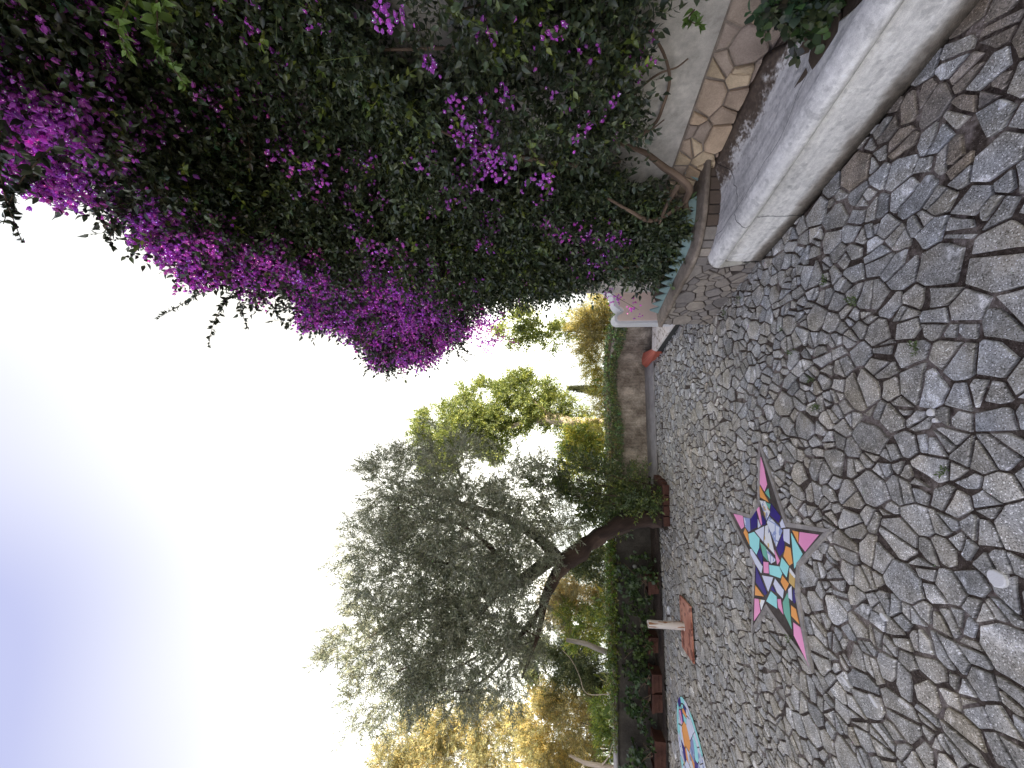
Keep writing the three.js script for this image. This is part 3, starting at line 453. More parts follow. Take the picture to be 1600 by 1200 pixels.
{
  const m = thing('oval_mosaic', 'rounded mosaic of white, turquoise and orange tile pieces at the left edge of the terrace', 'mosaic');
  part('grout_bed', prism(oval.map((v) => v), -0.024, 0.005, 0.002), M.grout, m);
  const r = rng(67), inner = oval.map(([x, z]) => [ovalC[0] + (x - ovalC[0]) * 0.90, ovalC[1] + (z - ovalC[1]) * 0.90]), rim = oval.map(([x, z]) => [ovalC[0] + (x - ovalC[0]) * 0.92, ovalC[1] + (z - ovalC[1]) * 0.92]);
  for (let i = 0; i < 40; i += 2) { const j = (i + 2) % 40, k = (i + 1) % 40, sh = (a, t) => [a[0] + (rim[k][0] - a[0]) * t, a[1] + (rim[k][1] - a[1]) * t]; part('rim_tile', prism([sh(rim[i], 0.05), sh(oval[i], 0.05), oval[k], sh(oval[j], 0.05), sh(rim[j], 0.05), rim[k]], -0.005, 0.009, 0.0015, [r(), r()]), tileMat['TWTTBTWTTN'[(i / 2) % 10]], m); }
  for (const q of cells(68, ovalC[0] - 0.9, ovalC[0] + 0.9, ovalC[1] - 0.9, ovalC[1] + 0.9, 0.135, 0.008, { spread: 0.8, split: 0.3, keep: (c, poly) => poly.some((v) => inside(v, inner)) })) { let tp = q.poly; const sg = area(inner) > 0 ? 1 : -1; inner.forEach((a, i) => { const b = inner[(i + 1) % inner.length], nx = (b[1] - a[1]) * sg, ny = -(b[0] - a[0]) * sg; if (tp.length > 2) tp = cut(tp, nx, ny, nx * a[0] + ny * a[1]); }); if (tp.length > 2 && Math.abs(area(tp)) > 0.0008) part('tile_piece', prism(tp, -0.005, 0.0085 + r() * 0.0015, 0.0016, [r(), r()]), tileMat['WBBOTWNPFWO'[Math.floor(r() * 11)]], m); }
}
// ------------------------------------------------------------------ parasol base
{
  const u = thing('parasol_base', 'weathered parasol base, a pale tube on a rusty square plate', 'parasol base', [0, 0, 0]);
  const c = [[1061, 929], [1078, 948], [1083, 1037]].map(([x, y]) => ground(x, y, 0.035)), d = c[0].clone().add(c[2]).sub(c[1]), ring = [c[0], c[1], c[2], d].map((v) => [v.x, v.z]);
  part('plate', prism(ring, 0.016, 0.035, 0.003), std({ map: tex(512, 512, (x, y, i, j) => { const k = (fbm(x * 8, y * 8, 521, 5, 8) - 0.5) * 90, s = smooth(0.56, 0.66, fbm(x * 20, y * 20, 522, 4, 20)) * 60; return [186 + k * 0.6 - s, 128 + k * 0.7 - s * 0.9, 104 + k * 0.7 - s * 0.8]; }), roughness: 0.75 }), u);
  const foot = []; for (const v of ring) { const m = [(ring[0][0] + ring[2][0]) / 2, (ring[0][1] + ring[2][1]) / 2], p = [m[0] + (v[0] - m[0]) * 0.82, m[1] + (v[1] - m[1]) * 0.82]; foot.push(p); const g = new THREE.CylinderGeometry(0.025, 0.03, 0.03, 12); g.translate(p[0], 0.0075, p[1]); part('foot', g, std({ color: lin(0.03, 0.03, 0.03), roughness: 0.8 }), u); }
  const t = ground(1068, 978, 0.035), tm = std({ map: tex(256, 256, (x, y) => { const k = (fbm(x * 5, y * 9, 531, 5, 0) - 0.5) * 60, rust = smooth(0.6, 0.68, fbm(x * 10 + 3, y * 16, 532, 4, 0)); return [202 + k - rust * 60, 194 + k - rust * 96, 184 + k - rust * 120]; }), roughness: 0.6 });
  const tube = new THREE.LatheGeometry([[0.034, 0.03], [0.034, 0.40], [0.040, 0.405], [0.043, 0.40], [0.043, 0.0], [0.05, 0.0], [0.05, -0.01]].reverse().map(([x, y]) => new THREE.Vector2(x, y)), 24); tube.translate(t.x, 0.036, t.z); part('tube', tube, tm, u);
  const kn = new THREE.CylinderGeometry(0.008, 0.008, 0.06, 10); kn.rotateZ(Math.PI / 2); kn.translate(t.x + 0.07, 0.16, t.z); const kh = new THREE.CylinderGeometry(0.016, 0.016, 0.014, 8); kh.rotateZ(Math.PI / 2); kh.translate(t.x + 0.1, 0.16, t.z); part('clamp_screw', merge([kn, kh]), M.greyWood, u);
}
// ------------------------------------------------------------------ foliage
const Y = new THREE.Vector3(0, 1, 0), V = (x, y, z) => new THREE.Vector3(x, y, z);
// one leaf along +y from (0, 0, 0): a pointed blade folded on its midrib and bent back; k gives its outline
function leafGeo(len, wid, fold = 0.25, bend = 0.15, cross = 3, shape = (t) => Math.sin(Math.PI * Math.pow(t, 0.8))) {
  const pos = [], idx = [], uv = [];
  for (let i = 0; i <= cross; i++) { const t = i / cross, w = wid * 0.5 * Math.max(0, shape(t)), y = len * t, z = -bend * len * t * t; pos.push(-w, y, z + w * fold, 0, y, z, w, y, z + w * fold); uv.push(0, t, 0.5, t, 1, t); }
  for (let i = 0; i < cross; i++) { const a = i * 3, b = a + 3; if (i > 0) idx.push(a, a + 1, b, a + 1, a + 2, b + 2); idx.push(a + 1, b + 1, b, a + 1, b + 2, b + 1); }
  return geoFrom(pos, idx, uv);
}
const tint = (g, c) => { const n = g.attributes.position.count, a = new Float32Array(n * 3); for (let i = 0; i < n; i++) a.set(c, i * 3); g.setAttribute('color', new THREE.BufferAttribute(a, 3)); return g; };
function turned(g, dir, spin, scale, pos) { const q = new THREE.Quaternion().setFromUnitVectors(Y, dir.clone().normalize()).multiply(new THREE.Quaternion().setFromAxisAngle(Y, spin)); return g.clone().applyMatrix4(new THREE.Matrix4().compose(pos, q, V(scale, scale, scale))); }
// a twig along +y with n leaves; colours in the vertices vary from leaf to leaf
function sprayGeo(seed, { len, n, leaf, open = 0.9, droop = 0.3, stem = [0.25, 0.18, 0.12], thick = 0.0016, tones = [[1, 1, 1]], pair = true, curl = 0.25, size = [0.7, 1.1] }) {
  const r = rng(seed), list = [], bx = rr(r, -curl, curl), bz = rr(r, -curl, curl), at = (t) => V(bx * len * t * t, len * t, bz * len * t * t - droop * len * t * t * 0.5);
  for (let i = 0; i < n; i++) {
    const t = 0.08 + 0.92 * (pair ? Math.floor(i / 2) * 2 / n : i / n) + 0.03 * r(), a = (pair ? (i % 2) * Math.PI + Math.floor(i / 2) * 1.57 : i * 2.4) + rr(r, -0.5, 0.5), o = i === n - 1 ? 0.1 : open * rr(r, 0.7, 1.25);
    const d = V(Math.cos(a) * Math.sin(o), Math.cos(o), Math.sin(a) * Math.sin(o)), c = tones[Math.floor(r() * tones.length)], k = rr(r, 0.8, 1.2);
    list.push(tint(turned(leaf, d, rr(r, -1.2, 1.2), rr(r, ...size), at(t)), c.map((x) => x * k)));
  }
  if (thick) { const g = taper([at(0), at(0.35), at(0.7), at(1)], [thick, thick * 0.5], 3, seed, 0); list.push(tint(g, stem)); }
  return merge(list);
}
function bunch(name, parent, variants, mat, list, seed) {               // list: { p, d, s, c? }; the leaves of a plant, which nobody could count
  const r = rng(seed), by = variants.map(() => []); list.forEach((e) => by[Math.floor(r() * variants.length)].push(e));
  by.forEach((es, k) => {
    if (!es.length) return;
    const m = new THREE.InstancedMesh(variants[k], mat, es.length), M4 = new THREE.Matrix4(), q = new THREE.Quaternion(), q2 = new THREE.Quaternion(), col = new THREE.Color();
    es.forEach((e, i) => { q.setFromUnitVectors(Y, e.d.clone().normalize()).multiply(q2.setFromAxisAngle(Y, r() * 6.283)); M4.compose(e.p, q, V(e.s, e.s, e.s)); m.setMatrixAt(i, M4); const b = e.c ?? [1, 1, 1]; m.setColorAt(i, col.setRGB(...b)); });
    m.name = numbered(name); m.castShadow = m.receiveShadow = true; m.userData.kind = 'stuff'; parent.add(m);
  });
}
const leafMat = (c, rough, through, o = {}) => new THREE.MeshPhysicalMaterial({ color: lin(...c), roughness: rough, transmission: through, thickness: 0, side: THREE.DoubleSide, vertexColors: true, ...o });
const randDir = (r) => { for (;;) { const v = V(r() * 2 - 1, r() * 2 - 1, r() * 2 - 1), l = v.length(); if (l > 0.1 && l < 1) return v.divideScalar(l); } };
// leaves through a set of clumps: [px, py, reach in pixels, depth]
function clumpList(seed, clumps, perArea, size, { depth, up = 0.3, flat = 0.8, hang = 0, hollow = 0.35, tones = [[1, 1, 1]], minY = -9 } = {}) {
  const r = rng(seed), out = [];
  for (const [px, py, reach, dd] of clumps) {
    const z = dd ?? depth, c = at(px, py, z), R = reach / FOCAL * z, n = Math.round(perArea * R * R);
    // each clump is a few tufts, so that its outline is uneven and gaps show through
    const tufts = []; for (let i = 0; i < Math.max(5, Math.round(9 * R * 2)); i++) { const v = randDir(r).multiplyScalar(R * Math.pow(r(), 0.4)); v.z *= flat; tufts.push([c.clone().add(v), R * rr(r, 0.28, 0.5)]); }
    for (let i = 0; i < n; i++) {
      const [tc, tr] = tufts[Math.floor(r() * tufts.length)], v = randDir(r), k = tr * Math.pow(r(), hollow), p = tc.clone().addScaledVector(v, k); if (p.y < minY) continue;
      const d = p.clone().sub(c).normalize().multiplyScalar(0.7).addScaledVector(randDir(r), 0.7); d.y += up - hang;
      const t = tones[Math.floor(r() * tones.length)], b = rr(r, 0.8, 1.2); out.push({ p, d, s: size * rr(r, 0.75, 1.25), c: t.map((x) => x * b) });
    }
  }
  return out;
}
// ---------- the olive
const oliveLeaf = leafGeo(0.05, 0.0125, 0.3, 0.12, 3);
const olives = [1, 2, 3, 4].map((k) => sprayGeo(700 + k, { len: 0.20, n: 16, leaf: oliveLeaf, open: 0.8, droop: 0.25, thick: 0.0017, stem: [0.9, 0.8, 0.6], tones: [[1, 1, 1], [0.85, 0.9, 0.85], [1.5, 1.5, 1.45], [0.8, 0.9, 0.7]] }));
{
  const D = 5.55, t = thing('olive_tree', 'large grey-green olive tree leaning over the terrace from a bricked bed', 'tree', [0, 0, 0]);
  const T = (px, py, d = D) => at(px, py, d);
  const base = ground(1037, 800, 0.0);
  part('trunk', taper([V(-1.86, -0.05, -5.62), T(1005, 812, 5.6), T(965, 822), T(935, 838), T(905, 862), T(882, 878)], [0.15, 0.115, 0.105, 0.11, 0.105, 0.13, 0.11], 12, 3, 0.28), M.bark, t);
  const limb = (pts, r0, r1, k) => part('limb', taper(pts, [r0, (r0 + r1) * 0.5, r1], 8, k, 0.2), M.bark, t);
  limb([T(890, 874), T(858, 876), T(835, 893, 5.5), T(800, 915, 5.3), T(755, 930, 5.2)], 0.115, 0.05, 1);
  limb([T(884, 880), T(868, 900), T(856, 925, 5.6), T(848, 948, 5.7)], 0.10, 0.055, 2);
  limb([T(850, 945, 5.7), T(820, 985, 5.8), T(780, 1040, 5.9), T(740, 1075, 5.9)], 0.05, 0.012, 3);
  limb([T(852, 940, 5.7), T(838, 1000, 5.4), T(815, 1060, 5.2)], 0.045, 0.012, 4);
  limb([T(870, 870), T(840, 840, 5.7), T(790, 810, 5.8), T(730, 790, 5.9), T(650, 770, 5.9)], 0.09, 0.014, 5);
  limb([T(760, 928, 5.2), T(700, 935, 5.2), T(640, 960, 5.3), T(570, 1000, 5.4)], 0.05, 0.010, 6);
  limb([T(770, 925, 5.2), T(720, 890, 5.4), T(650, 870, 5.6), T(590, 850, 5.7)], 0.045, 0.010, 7);
  limb([T(780, 922, 5.3), T(740, 970, 5.0), T(680, 1020, 4.9), T(620, 1050, 4.9)], 0.042, 0.010, 8);
  limb([T(800, 915, 5.3), T(770, 860, 5.0), T(720, 820, 4.9), T(660, 810, 4.9)], 0.04, 0.010, 9);
  const r = rng(9); for (let i = 0; i < 40; i++) { const a = [[700, 935], [650, 870], [680, 1000], [720, 830], [760, 1040], [810, 1000], [650, 800]][i % 7], q = T(a[0] + rr(r, -40, 40), a[1] + rr(r, -40, 40), D + rr(r, -0.5, 0.5)), e = T(a[0] - rr(r, 20, 110), a[1] + rr(r, -90, 90), D + rr(r, -0.8, 0.8)); part('twig', taper([q, q.clone().lerp(e, 0.5).add(V(rr(r, -0.08, 0.08), rr(r, -0.05, 0.1), rr(r, -0.08, 0.08))), e], [0.011, 0.004], 5, i, 0.1), M.bark, t); }
  const crown = [[628, 762, 62], [600, 735, 34], [600, 850, 62], [650, 905, 82], [565, 905, 26], [590, 985, 62], [540, 1005, 34], [525, 1035, 18], [630, 1050, 58], [700, 745, 66], [720, 835, 86], [740, 930, 80], [715, 1015, 72], [800, 765, 56], [800, 850, 56], [775, 965, 60], [790, 1035, 46], [575, 1100, 30], [560, 1130, 14], [620, 1120, 26], [690, 1075, 48], [840, 815, 40], [845, 985, 32], [820, 1010, 30], [735, 1090, 26], [660, 985, 60], [680, 800, 70], [760, 1080, 24], [850, 740, 26], [870, 850, 26], [855, 800, 34], [880, 770, 26], [870, 820, 26], [830, 1030, 24]];
  const tones = [[1, 1, 1], [0.85, 0.9, 0.85], [1.15, 1.12, 1.05]];
  const list = [...clumpList(41, crown, 860, 1, { depth: D, up: 0.25, flat: 1.25, tones }), ...clumpList(46, [[830, 915, 26], [855, 850, 34], [800, 900, 44], [770, 870, 44], [825, 985, 30], [800, 960, 36], [760, 800, 40], [850, 800, 30], [720, 960, 50], [880, 830, 22], [840, 950, 18]], 800, 1, { depth: D - 0.5, up: 0.1, flat: 0.8, tones }), ...clumpList(42, crown.filter((c) => c[2] > 40), 900, 1, { depth: D - 0.75, up: 0.25, flat: 0.8, tones })];
  for (const e of list) e.p.z += 0;                                     // the crown stands round the limbs
  const r2 = rng(43); for (const [px, py, dx, dy] of [[520, 1010, -22, 30], [505, 1015, -14, 26], [545, 945, -16, -10], [560, 905, -26, -6], [570, 810, -26, -8], [580, 730, -24, -16], [560, 1130, -14, 22], [600, 1125, -30, 30], [740, 1100, 10, 24], [640, 1120, -8, 26], [780, 1075, 14, 22]]) for (let k = 0; k < 14; k++) { const f = k / 14; list.push({ p: T(px + dx * f + rr(r2, -6, 6), py + dy * f + rr(r2, -6, 6), D + rr(r2, -0.15, 0.15)), d: V(-dy, -dx, 0).normalize().multiplyScalar(-1).add(randDir(r2).multiplyScalar(0.5)).multiply(V(-1, 1, 1)).multiply(V(-1, 1, 1)), s: rr(r2, 0.7, 1.1) }); }
  bunch('crown', t, olives, leafMat([0.27, 0.275, 0.205], 0.5, 0.38), list, 45);
}
{
  const t = thing('bushy_shrub', 'dense green shrub at the foot of the olive trunk beside the roughcast wall', 'shrub'), r = rng(81);
  for (let i = 0; i < 9; i++) { const a = V(-1.62 + rr(r, -0.2, 0.2), 0, -5.65 + rr(r, -0.1, 0.1)), e = at(rr(r, 880, 1000), rr(r, 725, 805), rr(r, 5.4, 5.9)); part('stem', taper([a, a.clone().lerp(e, 0.5).add(V(rr(r, -0.1, 0.1), 0.1, rr(r, -0.1, 0.1))), e], [0.014, 0.005], 5, i, 0.1), M.bark, t); }
  const leaf = leafGeo(0.05, 0.022, 0.25, 0.2, 3), sp = [1, 2, 3].map((k) => sprayGeo(720 + k, { len: 0.2, n: 12, leaf, open: 0.95, tones: [[1, 1, 1], [0.7, 0.85, 0.7], [1.5, 1.4, 1.1]] }));
  bunch('foliage', t, sp, leafMat([0.12, 0.145, 0.05], 0.5, 0.3), clumpList(82, [[865, 748, 30, 5.8], [895, 742, 36, 5.7], [935, 752, 44, 5.7], [975, 765, 34, 5.6], [1000, 785, 28, 5.5], [1015, 795, 20, 5.45], [920, 785, 34, 5.8], [880, 790, 30, 5.8], [960, 795, 30, 5.75], [1015, 770, 18, 5.5], [985, 740, 14, 5.7]], 1250, 1, { up: 0.3, minY: 0.02, tones: [[1, 1, 1], [0.6, 0.75, 0.6], [1.3, 1.3, 0.9]] }), 83);
  // a fern frond or two in front of it
  const pin = leafGeo(0.07, 0.016, 0.2, 0.2, 2), frond = [1, 2].map((k) => sprayGeo(740 + k, { len: 0.3, n: 22, leaf: pin, open: 1.1, droop: 0.5 }));
  bunch('fern_frond', t, frond, leafMat([0.10, 0.15, 0.06], 0.5, 0.3), [[945, 795], [950, 800], [1000, 775], [985, 785], [955, 790]].map(([x, y]) => ({ p: at(x, y, 5.35), d: V(rr(r, -0.6, 0.2), 0.5, 0.5), s: rr(r, 0.7, 1) })), 84);
}
// ---------- bricks round the olive's bed
{
  const e = thing('brick_edging', 'row of reddish bricks edging the bed of the olive tree', 'edging'), r = rng(91);
  for (let i = 0; i < 4; i++) part('brick', box(0.128, 0.085, 0.07, -1.42 - i * 0.137, 0.036 + r() * 0.006, -5.35 + i * 0.012, 0.008, (r() - 0.5) * 0.06 + 0.1), M.terracotta, e);
  for (let i = 0; i < 3; i++) part('brick', box(0.07, 0.085, 0.128, -1.37 + i * 0.005, 0.033, -5.47 - i * 0.137, 0.008, 0.04), M.terracotta, e);
  part('soil', box(0.62, 0.06, 0.55, -1.68, 0.02, -5.66, 0.02), M.soil, e);
}
// ---------- terracotta planters and their plants
{
  const mk = (px0, px1, pyBottom, label, plantLabel, w, cl, seed, leafC) => {
    const a = ground(pyBottom, (px0 + px1) / 2, 0), t = thing('terracotta_planter', label, 'planter', [a.x, 0, a.z - 0.11], 'terracotta planters along the dark wall');
    const out = [[w * 0.43, 0], [w * 0.5, 0.125]], r4 = (hw, hd, y) => [[-hw, y, hd], [hw, y, hd], [hw, y, -hd], [-hw, y, -hd]];
    const rings = [r4(w * 0.44, 0.085, 0), r4(w * 0.475, 0.1, 0.135), r4(w * 0.5, 0.112, 0.137), r4(w * 0.5, 0.112, 0.168), r4(w * 0.44, 0.09, 0.168), r4(w * 0.42, 0.08, 0.12)], pos = [], idx = [], uv = [];
    rings.forEach((q) => q.forEach((v, k) => { pos.push(...v); uv.push(v[0] + v[2], v[1]); }));
    for (let i = 0; i < rings.length - 1; i++) for (let k = 0; k < 4; k++) { const m = i * 4 + k, n = i * 4 + (k + 1) % 4; idx.push(m, n, m + 4, n, n + 4, m + 4); }
    part('pot', toCreasedNormals(geoFrom(pos, idx, uv), 0.5), M.terracotta, t);
    const orn = []; for (const k of [-1, 0, 1]) { const g = new THREE.TorusGeometry(w * 0.10, 0.005, 5, 14); g.scale(1, 0.42 / w * 0.28, 1); g.translate(k * w * 0.26, 0.07, 0.095); orn.push(g); }
    part('relief', merge(orn), M.terracotta, t);
    part('soil', box(w * 0.84, 0.03, 0.16, 0, 0.13, 0, 0.01), M.soil, t);
    const pl = thing('potted_plant', plantLabel, 'plant', [0, 0, 0]), r = rng(seed), c = V(a.x, 0.16, a.z - 0.11);
    for (let i = 0; i < 5; i++) { const e = at(cl[i % cl.length][0], cl[i % cl.length][1], -c.z + rr(r, -0.08, 0.08)); part('stem', taper([c.clone().add(V(rr(r, -0.08, 0.08), 0, 0)), c.clone().lerp(e, 0.6).add(V(0, 0.03, 0)), e], [0.007, 0.003], 4, i, 0), M.vineWood, pl); }
    const lf = leafGeo(0.055, 0.048, 0.2, 0.25, 3, (t) => Math.sqrt(Math.sin(Math.PI * clamp(t * 0.95 + 0.05, 0, 1)))), sp = [1, 2].map((k) => sprayGeo(seed * 10 + k, { len: 0.13, n: 9, leaf: lf, open: 1.1, tones: [[1, 1, 1], [0.7, 0.8, 0.7], [1.35, 1.3, 0.9]], pair: false }));
    bunch('foliage', pl, sp, leafMat(leafC, 0.5, 0.3), clumpList(seed, cl, 480, 1.0, { depth: -c.z, up: 0.4, minY: 0.1 }), seed + 1);
  };
  mk(901, 931, 1032, 'terracotta planter nearest the olive, under a wide green plant', 'spreading green plant in the planter nearest the olive', 0.28, [[1000, 895, 16], [985, 900, 16], [1000, 920, 18], [1010, 935, 12], [975, 880, 9], [980, 930, 10], [1008, 880, 12]], 301, [0.06, 0.10, 0.03]);
  mk(999, 1022, 1032, 'terracotta planter behind the parasol base, overgrown by its plant', 'tall bushy plant climbing the dark wall behind the parasol base', 0.24, [[985, 985, 16], [990, 1010, 20], [975, 1030, 14], [1005, 1030, 16], [1000, 965, 16], [978, 958, 10], [1015, 990, 16], [1005, 1050, 12]], 311, [0.065, 0.105, 0.03]);
  mk(1056, 1085, 1038, 'dark terracotta planter with moulded front, right one of a touching pair', 'low green plant at the right of the touching planter pair', 0.27, [[1002, 1062, 13], [1008, 1078, 12], [998, 1082, 8]], 321, [0.05, 0.095, 0.03]);
  mk(1087, 1117, 1038.5, 'terracotta planter with moulded front, left one of a touching pair', 'trailing green plant at the left of the touching planter pair', 0.27, [[1000, 1095, 13], [1005, 1112, 14], [1000, 1128, 8]], 331, [0.05, 0.095, 0.03]);
  mk(1161, 1212, 1043, 'large terracotta planter at the left edge of the picture', 'leafy plant in the large planter at the left edge of the picture', 0.46, [[1005, 1160, 12], [1000, 1175, 16], [1005, 1195, 18], [995, 1205, 14]], 341, [0.055, 0.10, 0.03]);
}
// ---------- ivy and creeper along the wall tops
{
  const ivyLeaf = leafGeo(0.055, 0.06, 0.15, 0.3, 3, (t) => t < 0.15 ? 0.6 : Math.pow(1 - t, 0.7) * 1.1), r = rng(95);
  const sp = [1, 2, 3].map((k) => sprayGeo(760 + k, { len: 0.16, n: 9, leaf: ivyLeaf, open: 1.2, pair: false, droop: 0.6, tones: [[1, 1, 1], [0.7, 0.8, 0.7], [1.5, 1.5, 1.2]] }));
  const t = thing('ivy', 'dark green ivy hanging over the top of the roughcast wall', 'ivy'), list = [];
  const crest = [[0.95, -5.88], [0.36, -6.58], [-0.8, -6.43], [-1.75, -6.29]], path = pathOf(crest, 0.02);
  for (let k = 0; k < 2600; k++) { const p = path[Math.floor(r() * path.length)], drop = (0.04 + 0.09 * smooth(0.4, 0.8, fbm(p.u * 1.7 + 3, 1.5, 96, 3)) + 0.06 * smooth(1.1, 0.3, p.u)) * Math.pow(r(), 0.9), top = r() < 0.35; list.push({ p: V(p.x + p.nx * (top ? rr(r, -0.05, 0.25) : rr(r, -0.09, 0)), 0.60 + (top ? rr(r, -0.02, 0.02 + 0.03 * fbm(p.u * 3, 7, 97, 2)) : -drop), p.z + p.nz * (top ? rr(r, -0.05, 0.25) : rr(r, -0.09, 0))), d: V(rr(r, -0.5, 0.5), top ? 0.3 : -0.7, 0.5), s: rr(r, 0.32, 0.6), c: [1, 1, 1].map((x) => x * rr(r, 0.7, 1.3)) }); }
  part('vine', taper(path.filter((_, i) => i % 8 === 0).map((p) => V(p.x, 0.62, p.z)), [0.012, 0.008], 5, 1, 0.2), M.vineWood, t);
  bunch('foliage', t, sp, leafMat([0.25, 0.29, 0.13], 0.36, 0.2), list, 98);
  const c = thing('creeper', 'yellow-green creeper trailing along the top of the dark garden wall', 'creeper'), l2 = [], path2 = pathOf([[-1.8, -6.22], [-4, -5.885], [-5.3, -5.69]], 0.02);
  for (let k = 0; k < 1500; k++) { const p = path2[Math.floor(Math.pow(r(), 1.25) * path2.length)], f = 1 - 0.55 * smooth(2.2, 3.6, p.u); l2.push({ p: V(p.x + p.nx * rr(r, -0.06, 0.22), 0.63 + rr(r, -0.05, 0.06) * f, p.z + p.nz * rr(r, -0.06, 0.22)), d: V(rr(r, -0.6, 0.6), rr(r, -0.4, 0.9), 0.4), s: rr(r, 0.4, 0.65) * f, c: [1, 1, 1].map((x) => x * rr(r, 0.7, 1.3)) }); }
  part('vine', taper(path2.filter((_, i) => i % 8 === 0).map((p) => V(p.x, 0.645, p.z)), [0.01, 0.006], 5, 2, 0.2), M.vineWood, c);
  bunch('foliage', c, sp, leafMat([0.16, 0.20, 0.03], 0.45, 0.4), l2, 99);
}
// ---------- trees and bushes beyond the walls
{
  const broad = leafGeo(0.085, 0.032, 0.2, 0.2, 3), small = leafGeo(0.06, 0.018, 0.2, 0.15, 2);
  const kinds = { broad: [1, 2, 3].map((k) => sprayGeo(780 + k, { len: 0.3, n: 13, leaf: broad, open: 0.9, tones: [[1, 1, 1], [0.7, 0.8, 0.7], [1.3, 1.2, 0.9]] })), small: [1, 2, 3].map((k) => sprayGeo(790 + k, { len: 0.26, n: 18, leaf: small, open: 0.8, tones: [[1, 1, 1], [0.75, 0.8, 0.7], [1.25, 1.2, 1]] })) };
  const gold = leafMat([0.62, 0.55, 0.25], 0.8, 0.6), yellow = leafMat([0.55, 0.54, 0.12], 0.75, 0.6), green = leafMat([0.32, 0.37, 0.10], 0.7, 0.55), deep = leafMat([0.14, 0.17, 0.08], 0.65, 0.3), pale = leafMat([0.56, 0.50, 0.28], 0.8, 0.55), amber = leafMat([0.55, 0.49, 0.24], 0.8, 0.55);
  const bush = (name, label, cat, kind, mat, clumps, dens, size, depth, seed, stems, tones) => {
    const t = thing(name, label, cat), r = rng(seed);
    let mx = 0, my = 0; clumps.forEach((c) => { mx += c[0] / clumps.length; my += c[1] / clumps.length; });
    const foot = at(960, my, depth); foot.y = -0.9;
    for (let i = 0; i < stems; i++) { const c = clumps[i % clumps.length], e = at(c[0], c[1], c[3] ?? depth), a = foot.clone().add(V(rr(r, -0.3, 0.3), 0, rr(r, -0.2, 0.2))); e.lerp(a, 0.3); part(name.includes('tree') ? 'trunk' : 'stem', taper([a, a.clone().lerp(e, 0.5).add(V(rr(r, -0.15, 0.15), 0.1, 0)), e], [0.03, 0.006], 6, i, 0.15), M.bark, t); }
    bunch('foliage', t, kinds[kind], mat, clumpList(seed, clumps, dens * 5, size, { depth, up: 0.35, tones: tones ?? [[1, 1, 1], [0.7, 0.75, 0.7], [1.2, 1.15, 1]] }), seed + 1);
    return t;
  };
  const tr = bush('broadleaf_tree', 'yellow-green tree with a pale leaning trunk rising beyond the roughcast wall', 'tree', 'broad', green, [[698, 650, 34], [735, 640, 30], [690, 690, 36], [725, 690, 40], [770, 690, 34], [795, 612, 26], [815, 600, 20], [830, 615, 30], [850, 640, 30], [800, 645, 34], [880, 625, 16], [770, 660, 28], [680, 720, 22], [865, 660, 22], [750, 610, 14], [900, 655, 16], [660, 680, 16]], 260, 0.95, 10.5, 400, 0);
  part('trunk', taper([at(965, 662, 10.2), at(930, 660, 10.2), at(900, 660, 10.2), at(870, 655, 10.3), at(835, 656, 10.4), at(815, 660, 10.4)], [0.10, 0.095, 0.12, 0.14, 0.11, 0.06], 9, 4, 0.35), M.paleBark, tr);
  part('limb', taper([at(868, 655, 10.3), at(850, 640, 10.3), at(825, 620, 10.3)], [0.07, 0.03], 6, 5, 0.3), M.paleBark, tr);
  part('limb', taper([at(830, 657, 10.4), at(780, 670, 10.5), at(720, 675, 10.5)], [0.07, 0.02], 6, 6, 0.3), M.paleBark, tr);
  bush('slender_tree', 'thin-leaved tree showing below the bougainvillea against the white sky', 'tree', 'broad', green, [[800, 520, 16], [825, 525, 18], [850, 515, 22], [875, 525, 16], [850, 545, 10], [830, 500, 24], [885, 510, 14]], 150, 1.0, 8.6, 410, 3);
  bush('ivy_clad_bush', 'bright yellow-green bush between the pale trunk and the olive', 'bush', 'broad', yellow, [[905, 690, 26], [925, 700, 24], [900, 715, 20], [935, 680, 18], [940, 725, 16], [915, 735, 20]], 260, 1.0, 9.6, 420, 4, [[1, 1, 1], [0.4, 0.6, 0.5], [0.7, 0.85, 0.7], [1.2, 1.1, 1]]);
  bush('yellow_bush', 'sunlit yellow bush over the roughcast wall beside the wing wall', 'bush', 'small', gold, [[935, 487, 18], [925, 500, 20], [915, 515, 16], [925, 530, 20], [940, 510, 18], [945, 540, 16], [930, 495, 12]], 330, 1.15, 8.6, 430, 5);
  bush('feathery_bush', 'loose pale yellow bush over the middle of the roughcast wall', 'bush', 'small', yellow, [[930, 565, 14], [940, 575, 16], [922, 575, 10], [945, 600, 14], [938, 620, 12], [948, 640, 14], [935, 650, 10], [945, 660, 12]], 330, 1.0, 8.8, 440, 6, [[1.1, 0.95, 1.3], [0.9, 0.85, 1.2], [1, 1, 1]]);
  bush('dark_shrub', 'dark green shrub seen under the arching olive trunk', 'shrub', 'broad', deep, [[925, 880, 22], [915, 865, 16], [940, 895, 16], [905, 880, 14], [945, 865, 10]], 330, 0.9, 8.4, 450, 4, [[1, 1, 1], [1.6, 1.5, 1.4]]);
  bush('golden_shrub', 'pale golden shrub beyond the dark wall, left of the arching trunk', 'shrub', 'small', pale, [[895, 925, 24], [910, 905, 18], [880, 945, 18], [925, 915, 18], [915, 940, 20], [885, 915, 12], [940, 925, 14], [870, 930, 18], [900, 960, 22], [860, 965, 16]], 330, 1.0, 9.2, 460, 5, [[1, 1, 1], [1.3, 1.1, 0.8], [0.8, 0.8, 0.7]]);
